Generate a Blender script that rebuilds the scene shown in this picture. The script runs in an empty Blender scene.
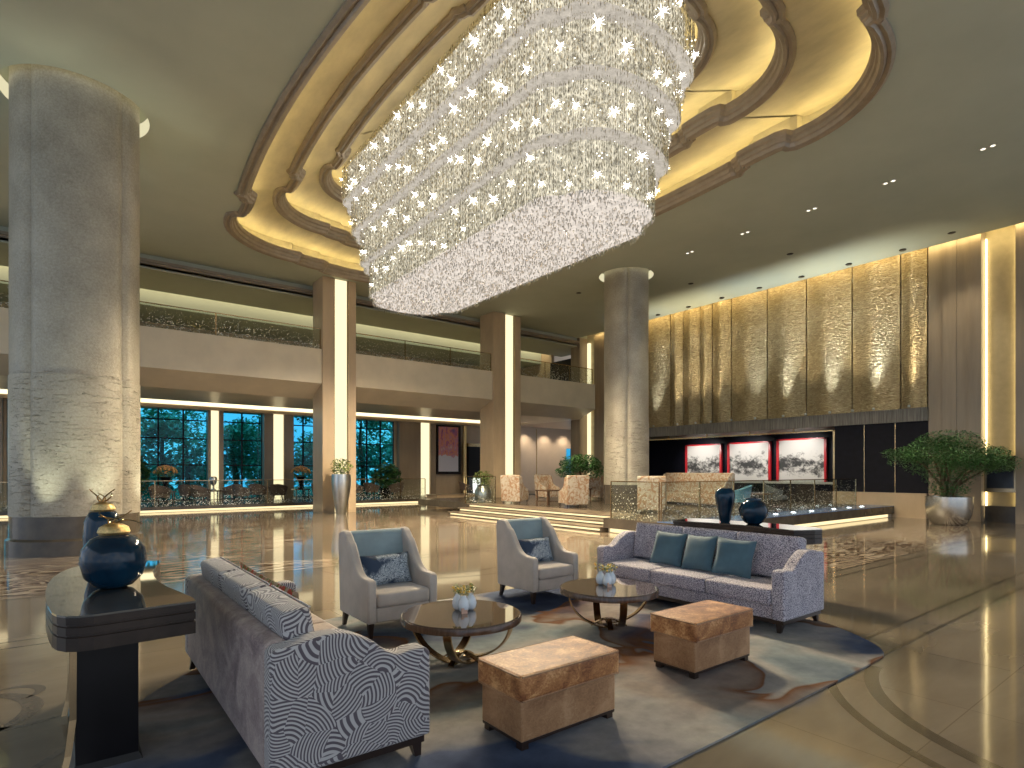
import bpy, bmesh, math, random
from mathutils import Vector, Matrix
random.seed(7)
SC = bpy.context.scene
COL = SC.collection
PI = math.pi
D2R = PI / 180

# ---------------- camera ----------------
cam = bpy.data.cameras.new('camera')
co = bpy.data.objects.new('camera', cam)
COL.objects.link(co)
co.location = (0, 0, 1.6)
co.rotation_euler = (PI / 2, 0, -37.578 * D2R)
cam.sensor_width = 36
cam.lens = 577 / 1024 * 36
cam.shift_y = 0.0855
cam.clip_end = 300
SC.camera = co

# ---------------- world, exposure ----------------
SC.view_settings.view_transform = 'Standard'
SC.view_settings.look = 'None'
SC.view_settings.gamma = 1
SC.view_settings.exposure = 0.4
SC.view_settings.use_curve_mapping = False
W = bpy.data.worlds.new('sky')
SC.world = W
W.use_nodes = True
wn = W.node_tree
bg = wn.nodes['Background']
tc = wn.nodes.new('ShaderNodeTexCoord')
nz = wn.nodes.new('ShaderNodeTexNoise'); nz.inputs['Scale'].default_value = 3
rp = wn.nodes.new('ShaderNodeValToRGB')
rp.color_ramp.elements[0].position = .4; rp.color_ramp.elements[0].color = (.38, .52, .72, 1)
rp.color_ramp.elements[1].position = .62; rp.color_ramp.elements[1].color = (.80, .84, .88, 1)
wn.links.new(tc.outputs['Generated'], nz.inputs['Vector'])
wn.links.new(nz.outputs['Fac'], rp.inputs['Fac'])
wn.links.new(rp.outputs['Color'], bg.inputs['Color'])
bg.inputs['Strength'].default_value = 1.15

CEIL = 9.1
CX, CY = 8.5, 12.4       # centre of the ceiling recess


def lamp(kind, loc, power, color=(1, .85, .6), radius=.1, rot=(0, 0, 0), spot=60, blend=.6, name='lamp_light', parent=None):
    l = bpy.data.lights.new(name, kind)
    l.energy = power; l.color = color
    if kind in ('POINT', 'SPOT'): l.shadow_soft_size = radius
    if kind == 'SPOT': l.spot_size = spot * D2R; l.spot_blend = blend
    o = bpy.data.objects.new(name, l); COL.objects.link(o)
    o.location = loc; o.rotation_euler = rot
    if parent: o.parent = parent
    return o


# ---------------- materials ----------------
class NT:
    def __init__(s, name):
        s.m = bpy.data.materials.new(name); s.m.use_nodes = True
        s.t = s.m.node_tree; s.n = s.t.nodes
        s.b = s.n['Principled BSDF']; s.out = s.n['Material Output']
        s.tc = s.n.new('ShaderNodeTexCoord')

    def new(s, kind, **kw):
        x = s.n.new(kind)
        for k, v in kw.items(): setattr(x, k, v)
        return x

    def ln(s, a, b): s.t.links.new(a, b)

    def coord(s, scale=(1, 1, 1), obj=True, loc=(0, 0, 0), rot=(0, 0, 0)):
        mp = s.new('ShaderNodeMapping')
        mp.inputs['Scale'].default_value = scale; mp.inputs['Location'].default_value = loc; mp.inputs['Rotation'].default_value = rot
        s.ln(s.tc.outputs['Object' if obj else 'Generated'], mp.inputs['Vector'])
        return mp.outputs['Vector']

    def noise(s, vec, scale=5, detail=4, rough=.5, dist=0):
        x = s.new('ShaderNodeTexNoise')
        x.inputs['Scale'].default_value = scale; x.inputs['Detail'].default_value = detail
        x.inputs['Roughness'].default_value = rough; x.inputs['Distortion'].default_value = dist
        s.ln(vec, x.inputs['Vector'])
        return x

    def ramp(s, fac, stops, interp='LINEAR'):
        r = s.new('ShaderNodeValToRGB'); cr = r.color_ramp; cr.interpolation = interp
        while len(cr.elements) < len(stops): cr.elements.new(.5)
        for e, (p, c) in zip(cr.elements, stops):
            e.position = p; e.color = (*c, 1) if len(c) == 3 else c
        s.ln(fac, r.inputs['Fac'])
        return r.outputs['Color']

    def math(s, op, a, b=None, c=None):
        x = s.new('ShaderNodeMath', operation=op)
        for i, v in enumerate((a, b, c)):
            if v is None: continue
            if isinstance(v, (int, float)): x.inputs[i].default_value = v
            else: s.ln(v, x.inputs[i])
        return x.outputs[0]

    def mix(s, f, a, b):
        x = s.new('ShaderNodeMix', data_type='RGBA')
        for i, v in ((0, f), (6, a), (7, b)):
            if isinstance(v, (int, float)): x.inputs[i].default_value = v
            elif isinstance(v, tuple): x.inputs[i].default_value = (*v, 1)
            else: s.ln(v, x.inputs[i])
        return x.outputs[2]

    def bump(s, h, strength=.3, dist=.02):
        x = s.new('ShaderNodeBump')
        x.inputs['Strength'].default_value = strength; x.inputs['Distance'].default_value = dist
        s.ln(h, x.inputs['Height']); s.ln(x.outputs['Normal'], s.b.inputs['Normal'])

    def set(s, **kw):
        for k, v in kw.items():
            s.b.inputs[k.replace('_', ' ')].default_value = v if not isinstance(v, tuple) else (*v, 1)
        return s


def plain(name, c, rough=.5, metal=0, var=.12, scale=6, bump=0, sheen=0, coat=0, spec=.5, stretch=(1, 1, 1)):
    t = NT(name)
    n = t.noise(t.coord(stretch), scale, 5, .6)
    d = tuple(max(0, x * (1 - var)) for x in c); l = tuple(min(1, x * (1 + var)) for x in c)
    t.ln(t.ramp(n.outputs['Fac'], [(.3, d), (.7, l)]), t.b.inputs['Base Color'])
    t.set(Roughness=rough, Metallic=metal)
    t.b.inputs['Specular IOR Level'].default_value = spec
    if sheen: t.b.inputs['Sheen Weight'].default_value = sheen
    if coat: t.b.inputs['Coat Weight'].default_value = coat; t.b.inputs['Coat Roughness'].default_value = .03
    if bump:
        n2 = t.noise(t.coord(stretch), scale * 4, 4, .6); t.bump(n2.outputs['Fac'], bump, .01)
    return t.m


def emit(name, c, s):
    t = NT(name)
    e = t.new('ShaderNodeEmission'); e.inputs['Color'].default_value = (*c, 1); e.inputs['Strength'].default_value = s
    t.ln(e.outputs[0], t.out.inputs['Surface'])
    return t.m


M = {}
M['ceiling'] = plain('ceiling_paint', (.45, .47, .375), .75, var=.05, scale=.6, spec=.2)
M['molding'] = plain('bronze_plaster', (.33, .27, .20), .4, .25, var=.12, scale=4)
M['gold_leaf'] = plain('champagne_leaf', (.62, .54, .34), .5, .1, var=.14, scale=3, stretch=(1, .35, 1))
M['stone_beige'] = plain('beige_marble', (.50, .375, .24), .3, var=.12, scale=1.6, stretch=(1, 1, .4))
M['stone_pale'] = plain('pale_marble', (.66, .57, .42), .35, var=.07, scale=1.2)
M['step_stone'] = plain('brown_step_marble', (.17, .13, .09), .3, var=.3, scale=2)
M['pier_stone'] = plain('tan_fluted_marble', (.33, .25, .165), .33, var=.2, scale=1.3, stretch=(1, 2.5, .25))
M['cove'] = emit('cove_light', (1, .82, .42), 10)
M['cove_soft'] = emit('cove_light_soft', (1, .84, .46), 9)
M['strip'] = emit('pier_light_strip', (1, .84, .50), 1.05)
M['step_light'] = emit('step_light', (1, .78, .42), 1.15)
M['lens'] = emit('downlight_lens', (1, .95, .8), 1.3)
M['bluelens'] = emit('marker_light_lens', (.85, .95, 1), 8)
M['black'] = plain('black_lacquer', (.008, .007, .008), .3, var=.2, spec=.25)
M['black_soft'] = plain('black_panel', (.006, .006, .012), .45, var=.3, spec=.15)
M['dark_wood'] = plain('dark_wood', (.085, .048, .030), .2, var=.3, scale=8, stretch=(1, 6, 1))
M['console_wood'] = plain('black_brown_wood', (.032, .021, .016), .3, var=.3, scale=8, spec=.3)
M['darkstone'] = plain('dark_brown_stone', (.085, .068, .05), .25, var=.25, scale=3)
M['bronze'] = plain('polished_bronze', (.42, .30, .17), .2, 1, var=.1)
M['brass'] = plain('brass_trim', (.62, .47, .26), .25, 1, var=.08)
M['steel'] = plain('brushed_steel', (.55, .55, .52), .28, 1, var=.08)
M['white_ceramic'] = plain('white_ceramic', (.70, .76, .82), .15, var=.03, coat=.5)
M['gold'] = plain('gold_glitter', (.70, .50, .22), .3, 1, var=.35, scale=60, bump=.5)
M['leg'] = plain('dark_leg_wood', (.028, .016, .012), .3, var=.2)
M['leaf'] = plain('leaf_green', (.06, .155, .045), .5, var=.6, scale=2)
M['leaf2'] = plain('pale_leaf', (.20, .26, .07), .5, var=.5, scale=9)
M['bark'] = plain('bark', (.12, .085, .05), .8, var=.3, scale=15)
M['tree_leaf'] = plain('garden_leaf', (.14, .42, .26), .6, var=.7, scale=.5)
M['ground'] = plain('garden_ground', (.04, .12, .05), .9, var=.4)
M['yellow_flower'] = plain('yellow_petal', (.72, .48, .10), .6, var=.3, scale=20)
M['orange_flower'] = plain('orange_petal', (.75, .40, .16), .6, var=.4, scale=20)
M['pink'] = plain('pink_card', (.65, .42, .32), .6)
M['red'] = plain('red_lacquer', (.55, .02, .03), .3, var=.1)
M['chair_wool'] = plain('pale_grey_upholstery', (.47, .41, .36), .8, var=.12, scale=5, sheen=.35, bump=.12)
M['chair_back'] = plain('blue_cast_upholstery', (.27, .345, .36), .8, var=.12, scale=5, sheen=.3, bump=.12)  # chair fabric with the blue window cast put into its colour
M['teal'] = plain('teal_grey_satin', (.06, .125, .165), .75, var=.18, scale=5, sheen=.3)
M['brown_fab'] = plain('brown_fabric', (.17, .11, .085), .7, var=.2)
M['blue_fab'] = plain('light_blue_fabric', (.10, .26, .36), .6, var=.1)
M['grey_fab'] = plain('dark_grey_fabric', (.09, .10, .11), .6, var=.2)
M['lantern'] = emit('lantern_glow', (1, .97, .92), 1.4)
M['screen'] = plain('screen_black', (.01, .01, .012), .2)
M['white'] = plain('white_cloth', (.65, .63, .6), .6, var=.05)


def m_velvet(name, dark, mid, light, rough=.55):
    t = NT(name)
    n1 = t.noise(t.coord((1, 1, 1)), 4.5, 3, .5, 1.2)
    n2 = t.noise(t.coord((1, 1, 1.4)), 26, 4, .7, 1.8)
    f = t.math('ADD', t.math('MULTIPLY', n1.outputs['Fac'], .55), t.math('MULTIPLY', n2.outputs['Fac'], .45))
    t.ln(t.ramp(f, [(.36, dark), (.5, mid), (.64, light)]), t.b.inputs['Base Color'])
    t.set(Roughness=rough)
    t.b.inputs['Sheen Weight'].default_value = .2; t.b.inputs['Sheen Roughness'].default_value = .4
    t.bump(n2.outputs['Fac'], .12, .01)
    return t.m


M['velvet_top'] = m_velvet('rust_velvet', (.17, .05, .012), (.40, .165, .05), (.75, .43, .19))
M['velvet_body'] = m_velvet('tan_velvet', (.22, .10, .038), (.33, .17, .075), (.44, .25, .125))
M['mauve'] = m_velvet('mauve_velvet', (.16, .11, .115), (.30, .225, .215), (.46, .37, .33))
M['cushion_top'] = m_velvet('cushion_mauve', (.26, .19, .155), (.37, .28, .23), (.47, .37, .31))


def m_arcs(name, dark, light, cell=7.5, freq=60.0, off=.17, th=.0, rough=.75):
    """curved comb stripes, each patch sweeping a different way"""
    t = NT(name)
    v = t.coord()
    nn = t.noise(v, 3, 2); 
    w = t.new('ShaderNodeVectorMath', operation='MULTIPLY_ADD')
    t.ln(nn.outputs['Color'], w.inputs[0]); w.inputs[1].default_value = (.05, .05, .05); t.ln(v, w.inputs[2])
    vo = t.new('ShaderNodeTexVoronoi'); vo.inputs['Scale'].default_value = cell
    t.ln(w.outputs[0], vo.inputs['Vector'])
    sub = t.new('ShaderNodeVectorMath', operation='SUBTRACT'); t.ln(vo.outputs['Color'], sub.inputs[0]); sub.inputs[1].default_value = (.5, .5, .5)
    ma = t.new('ShaderNodeVectorMath', operation='MULTIPLY_ADD'); ma.inputs[1].default_value = (off,) * 3
    nm = t.new('ShaderNodeVectorMath', operation='NORMALIZE'); t.ln(sub.outputs[0], nm.inputs[0]); t.ln(nm.outputs[0], ma.inputs[0])
    t.ln(vo.outputs['Position'], ma.inputs[2])
    d = t.new('ShaderNodeVectorMath', operation='DISTANCE'); t.ln(w.outputs[0], d.inputs[0]); t.ln(ma.outputs[0], d.inputs[1])
    s = t.math('SINE', t.math('MULTIPLY', d.outputs['Value'], freq * 6.283))
    f = t.math('ADD', t.math('MULTIPLY', s, .5), .5)
    t.ln(t.ramp(f, [(.38 + th, light), (.62 + th, dark)]), t.b.inputs['Base Color'])
    t.set(Roughness=rough); t.b.inputs['Sheen Weight'].default_value = .3
    t.bump(f, .3, .004)
    return t.m


M['arcs'] = m_arcs('comb_stripe_fabric', (.10, .08, .095), (.50, .47, .46))
def m_speckle():
    t = NT('fine_speckle_fabric')
    n = t.noise(t.coord((1, 1, 1.5)), 95, 2, .5, .6); n2 = t.noise(t.coord(), 5, 3)
    f = t.math('ADD', t.math('MULTIPLY', n.outputs['Fac'], .9), t.math('MULTIPLY', n2.outputs['Fac'], .1))
    t.ln(t.ramp(f, [(.45, (.10, .085, .13)), (.54, (.62, .57, .62))]), t.b.inputs['Base Color'])
    t.set(Roughness=.8); t.b.inputs['Sheen Weight'].default_value = .25
    t.bump(n.outputs['Fac'], .2, .004)
    return t.m


M['arcs_fine'] = m_speckle()


def m_coral():
    t = NT('navy_coral_print')
    v = t.coord()
    vo = t.new('ShaderNodeTexVoronoi', feature='DISTANCE_TO_EDGE'); vo.inputs['Scale'].default_value = 26
    n = t.noise(v, 14, 4, .6, 1.5)
    t.ln(n.outputs['Color'], vo.inputs['Vector'])
    n2 = t.noise(v, 55, 3, .6, 2.5)
    n3 = t.noise(v, 4.5, 2)
    f = t.math('MULTIPLY', t.ramp(n2.outputs['Fac'], [(.47, (0, 0, 0)), (.51, (1, 1, 1))]), t.ramp(n3.outputs['Fac'], [(.43, (0, 0, 0)), (.50, (1, 1, 1))]))
    t.ln(t.mix(f, (.02, .04, .08), (.50, .56, .60)), t.b.inputs['Base Color'])
    t.set(Roughness=.7)
    return t.m


M['coral'] = m_coral()


def m_floral():
    t = NT('floral_print')
    vo = t.new('ShaderNodeTexVoronoi'); vo.inputs['Scale'].default_value = 34
    t.ln(t.coord(), vo.inputs['Vector'])
    t.ln(t.ramp(vo.outputs['Color'], [(.0, (.45, .35, .28)), (.35, (.5, .08, .05)), (.55, (.16, .22, .06)), (.75, (.45, .36, .27))], 'CONSTANT'), t.b.inputs['Base Color'])
    t.set(Roughness=.8)
    return t.m


M['floral'] = m_floral()


def m_damask():
    t = NT('damask_upholstery')
    n = t.noise(t.coord(), 5, 3, .6, 2.0)
    t.ln(t.ramp(n.outputs['Fac'], [(.42, (.27, .15, .08)), (.5, (.33, .27, .20)), (.6, (.40, .35, .29))]), t.b.inputs['Base Color'])
    t.set(Roughness=.6)
    return t.m


M['damask'] = m_damask()


def m_floor():
    t = NT('polished_marble_floor')
    v = t.coord()
    sx = t.new('ShaderNodeSeparateXYZ'); t.ln(v, sx.inputs[0])
    X, Y = sx.outputs['X'], sx.outputs['Y']
    n = t.noise(t.coord((.35, 1.2, 1)), 1.1, 6, .6, .6)
    base = t.ramp(n.outputs['Fac'], [(.3, (.145, .115, .083)), (.5, (.19, .157, .115)), (.7, (.235, .197, .147))])
    # slabs: slight tone differences and hairline joints
    br = t.new('ShaderNodeTexBrick'); br.offset = 0
    br.inputs['Scale'].default_value = 1; br.inputs['Brick Width'].default_value = 1.2; br.inputs['Row Height'].default_value = 1.2
    br.inputs['Mortar Size'].default_value = .004
    br.inputs['Color1'].default_value = (.92, .92, .92, 1); br.inputs['Color2'].default_value = (1, 1, 1, 1); br.inputs['Mortar'].default_value = (.72, .7, .66, 1)
    t.ln(v, br.inputs['Vector'])
    mul = t.new('ShaderNodeMix', data_type='RGBA', blend_type='MULTIPLY'); mul.inputs[0].default_value = 1
    t.ln(base, mul.inputs[6]); t.ln(br.outputs['Color'], mul.inputs[7])
    # wave inlay, brown and cream, through the middle of the hall
    wn_ = t.noise(t.coord((.22, .8, 1)), .95, 3, .5, 1.6)
    wav = t.math('SINE', t.math('MULTIPLY', wn_.outputs['Fac'], 62))
    brown = t.ramp(t.math('ADD', t.math('MULTIPLY', wav, .5), .5), [(.0, (.36, .30, .23)), (.22, (.16, .105, .06)), (.55, (.055, .034, .022)), (.80, (.13, .08, .045)), (.93, (.42, .36, .28))])
    # region masks
    def band(val, a, b, soft=.02):
        return t.math('MULTIPLY', t.math('SMOOTH_MIN', 1.0, t.math('GREATER_THAN', val, a), .001), t.math('LESS_THAN', val, b))
    m1 = t.math('MULTIPLY', band(Y, 4.2, 7.7), t.math('GREATER_THAN', X, 7.6))
    m2 = band(Y, 9.6, 26.0)
    mm = t.math('MAXIMUM', m1, m2)
    # cream frame lines inside the region
    patch = t.noise(t.coord((.3, .5, 1), loc=(3, 1, 0)), .5, 1)
    mm = t.math('MULTIPLY', mm, t.math('GREATER_THAN', patch.outputs['Fac'], .44))
    col = t.mix(mm, mul.outputs[2], brown)
    t.ln(col, t.b.inputs['Base Color'])
    t.set(Roughness=.07)
    t.b.inputs['Specular IOR Level'].default_value = .5
    n3 = t.noise(v, 1.6, 2)
    t.bump(n3.outputs['Fac'], .05, .02)
    return t.m


M['floor'] = m_floor()
M['inlay'] = plain('dark_marble_inlay', (.075, .062, .045), .1, var=.3, scale=8, spec=.7)
M['inlay_grey'] = plain('grey_marble_inlay', (.115, .095, .075), .1, var=.3, scale=20, spec=.7)


def m_rug():
    t = NT('watercolour_rug')
    n0 = t.noise(t.coord((.8, .8, 1), loc=(2.3, .6, 0)), .8, 2, .5)
    w = t.new('ShaderNodeVectorMath', operation='MULTIPLY_ADD')
    t.ln(n0.outputs['Color'], w.inputs[0]); w.inputs[1].default_value = (1.2, 1.2, 0); t.ln(t.coord((.5, .75, 1)), w.inputs[2])
    a = t.noise(w.outputs[0], .75, 4, .5, .2)
    base = t.ramp(a.outputs['Fac'], [(.34, (.035, .05, .10)), (.42, (.075, .10, .165)), (.455, (.22, .215, .225)), (.53, (.34, .325, .30)), (.60, (.20, .24, .255)), (.66, (.075, .095, .14))])
    r2 = t.noise(w.outputs[0], .62, 4, .5, .4)
    rust = t.ramp(r2.outputs['Fac'], [(.40, (0, 0, 0)), (.50, (.5, .5, .5)), (.527, (1, 1, 1)), (.537, (0, 0, 0))])
    c = t.mix(rust, base, (.17, .075, .032))
    b = t.noise(t.coord(), 4.5, 6, .7)
    mul = t.new('ShaderNodeMix', data_type='RGBA', blend_type='MULTIPLY'); mul.inputs[0].default_value = .7
    t.ln(c, mul.inputs[6]); t.ln(t.ramp(b.outputs['Fac'], [(.3, (.6, .6, .63)), (.7, (1.2, 1.17, 1.15))]), mul.inputs[7])
    t.ln(mul.outputs[2], t.b.inputs['Base Color'])
    t.set(Roughness=.95); t.b.inputs['Specular IOR Level'].default_value = .15
    n = t.noise(t.coord(), 160, 2); t.bump(n.outputs['Fac'], .3, .004)
    return t.m


M['rug'] = m_rug()


def m_column():
    """plaster above, chipped relief cut into the lower third"""
    t = NT('textured_column_stone')
    v = t.coord()
    n = t.noise(v, 26, 5, .7)
    n2 = t.noise(v, 1.6, 2)
    t.ln(t.ramp(t.math('ADD', t.math('MULTIPLY', n.outputs['Fac'], .6), t.math('MULTIPLY', n2.outputs['Fac'], .4)),
                [(.35, (.27, .24, .185)), (.65, (.46, .42, .34))]), t.b.inputs['Base Color'])
    sx = t.new('ShaderNodeSeparateXYZ'); t.ln(v, sx.inputs[0])
    low = t.math('LESS_THAN', sx.outputs['Z'], 3.5)
    hg = t.noise(t.coord((2.2, 2.2, 13)), 1.5, 3, .5, .8)
    cut = t.ramp(hg.outputs['Fac'], [(.565, (0, 0, 0)), (.585, (1, 1, 1))])
    h = t.math('ADD', t.math('MULTIPLY', t.math('MULTIPLY', cut, low), 1.0), t.math('MULTIPLY', n.outputs['Fac'], .08))
    t.bump(h, 1.0, .10)
    t.set(Roughness=.45, Metallic=.1)
    return t.m


M['column'] = m_column()


def m_panel():
    """hammered gold wall covering"""
    t = NT('embossed_gold_panel')
    n = t.noise(t.coord((1, 1.2, 3.4)), 5.5, 3, .55, 1.2)
    t.ln(t.ramp(n.outputs['Fac'], [(.3, (.28, .20, .10)), (.55, (.46, .35, .19)), (.75, (.60, .50, .31))]), t.b.inputs['Base Color'])
    t.set(Roughness=.34, Metallic=.55)
    t.bump(n.outputs['Fac'], 1.0, .09)
    return t.m


M['panel'] = m_panel()


def m_concrete():
    t = NT('lintel_rib')
    n = t.noise(t.coord((1, 14, .6)), 2.5, 3, .5)
    t.ln(t.ramp(n.outputs['Fac'], [(.35, (.12, .105, .085)), (.65, (.25, .225, .19))]), t.b.inputs['Base Color'])
    t.set(Roughness=.5); t.bump(n.outputs['Fac'], .5, .02)
    return t.m


M['lintel'] = m_concrete()


def m_glass(name, tint=(.90, .94, .92), gloss=.03, bubbles=False):
    t = NT(name)
    tr = t.new('ShaderNodeBsdfTransparent'); tr.inputs['Color'].default_value = (*tint, 1)
    gl = t.new('ShaderNodeBsdfGlossy'); gl.inputs['Roughness'].default_value = .03
    fr = t.new('ShaderNodeFresnel'); fr.inputs['IOR'].default_value = 1.4
    mx = t.new('ShaderNodeMixShader')
    t.ln(t.math('MULTIPLY', fr.outputs[0], gloss * 8), mx.inputs[0]); t.ln(tr.outputs[0], mx.inputs[1]); t.ln(gl.outputs[0], mx.inputs[2])
    res = mx.outputs[0]
    if bubbles:
        vo = t.new('ShaderNodeTexVoronoi'); vo.inputs['Scale'].default_value = bubbles; t.ln(t.coord(), vo.inputs['Vector'])
        sx = t.new('ShaderNodeSeparateXYZ'); t.ln(t.tc.outputs['Object'], sx.inputs[0])
        sz = t.new('ShaderNodeSeparateColor'); t.ln(vo.outputs['Color'], sz.inputs[0])
        lim = t.math('SUBTRACT', .42, t.math('MULTIPLY', sx.outputs['Z'], .22))      # denser near the foot of the pane
        on = t.math('MULTIPLY', t.math('LESS_THAN', vo.outputs['Distance'], lim), t.math('GREATER_THAN', sz.outputs[0], t.math('ADD', .36, t.math('MULTIPLY', sx.outputs['Z'], .60))))
        fb = t.new('ShaderNodeBsdfPrincipled'); fb.inputs['Roughness'].default_value = .12
        fb.inputs['Metallic'].default_value = .15
        t.ln(t.ramp(sz.outputs[1], [(0, (.12, .11, .07)), (.5, (.5, .45, .30)), (.8, (.95, .93, .82))]), fb.inputs['Base Color'])
        m2 = t.new('ShaderNodeMixShader'); t.ln(t.math('MULTIPLY', on, .8), m2.inputs[0]); t.ln(res, m2.inputs[1]); t.ln(fb.outputs[0], m2.inputs[2])
        res = m2.outputs[0]
    t.ln(res, t.out.inputs['Surface'])
    return t.m


M['glass'] = m_glass('clear_glass')
M['bubble'] = m_glass('bubble_glass', bubbles=22)
M['window'] = m_glass('blue_window_glass', (.30, .85, 1.0), .06)


def m_cobalt():
    t = NT('cobalt_glaze')
    t.set(Base_Color=(.004, .025, .085), Roughness=.1)
    t.b.inputs['Specular IOR Level'].default_value = .35
    n = t.noise(t.coord(), 5, 3)
    t.ln(t.ramp(n.outputs['Fac'], [(.35, (.002, .014, .032)), (.7, (.004, .035, .07))]), t.b.inputs['Base Color'])
    return t.m


M['cobalt'] = m_cobalt()


def m_crystal():
    t = NT('crystal_strand')
    n = t.noise(t.coord(), 11, 4, .75)
    n2 = t.noise(t.coord((1, 1, .12)), 30, 2, .6)
    f = t.math('ADD', t.math('MULTIPLY', n.outputs['Fac'], .5), t.math('MULTIPLY', n2.outputs['Fac'], .5))
    t.ln(t.ramp(f, [(.40, (.10, .085, .05)), (.5, (.60, .55, .40)), (.6, (.97, .94, .84))]), t.b.inputs['Base Color'])
    t.set(Roughness=.15); t.b.inputs['Metallic'].default_value = .35
    return t.m


M['crystal'] = m_crystal()


def m_liner(name, c, s, scale=7, lo=.35):  # mottled glow in place of lamplight on the chandelier's inner and lower faces
    t = NT(name)
    n = t.noise(t.coord((1, 1, .7)), scale, 5, .8)
    e = t.new('ShaderNodeEmission')
    t.ln(t.ramp(n.outputs['Fac'], [(.36, tuple(x * lo for x in c)), (.66, c)]), e.inputs['Color']); e.inputs['Strength'].default_value = s
    t.ln(e.outputs[0], t.out.inputs['Surface'])
    return t.m


M['liner'] = m_liner('chandelier_glow_liner', (1, .91, .70), .95, 9, .15)
M['bottom_glow'] = m_liner('chandelier_bottom_panel', (1, .89, .78), .80, 5, .6)
M['under_glow'] = m_liner('chandelier_tier_underside', (1, .90, .76), .55, 6, .6)
M['sparkle'] = emit('bulb_sparkle', (1, .97, .9), 9)


def m_ink(name, seed):
    t = NT(name)
    n = t.noise(t.coord((1, 1, 1.3), loc=(seed, seed * 2, seed)), 2.4, 7, .75)
    sx = t.new('ShaderNodeSeparateXYZ'); t.ln(t.tc.outputs['Object'], sx.inputs[0])
    band = t.math('SUBTRACT', 1.0, t.math('MULTIPLY', t.math('ABSOLUTE', t.math('SUBTRACT', sx.outputs['Z'], 1.05)), .55))
    f = t.math('MULTIPLY', n.outputs['Fac'], band)
    c = t.ramp(f, [(.37, (.72, .70, .66)), (.43, (.34, .33, .31)), (.5, (.05, .05, .05))])
    t.ln(c, t.b.inputs['Base Color']); t.set(Roughness=.6)
    return t.m


def m_painting():
    t = NT('colourful_painting')
    n = t.noise(t.coord((1, 1, .6)), 3.2, 5, .6)
    sx = t.new('ShaderNodeSeparateXYZ'); t.ln(t.tc.outputs['Object'], sx.inputs[0])
    up = t.math('GREATER_THAN', t.math('ADD', sx.outputs['Z'], t.math('MULTIPLY', n.outputs['Fac'], 1.6)), 1.75)
    c = t.ramp(n.outputs['Fac'], [(.3, (.06, .09, .25)), (.42, (.45, .12, .25)), (.5, (.7, .3, .15)), (.58, (.5, .2, .35)), (.7, (.75, .6, .3))])
    t.ln(t.mix(up, (.62, .60, .66), c), t.b.inputs['Base Color'])
    return t.m


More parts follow.
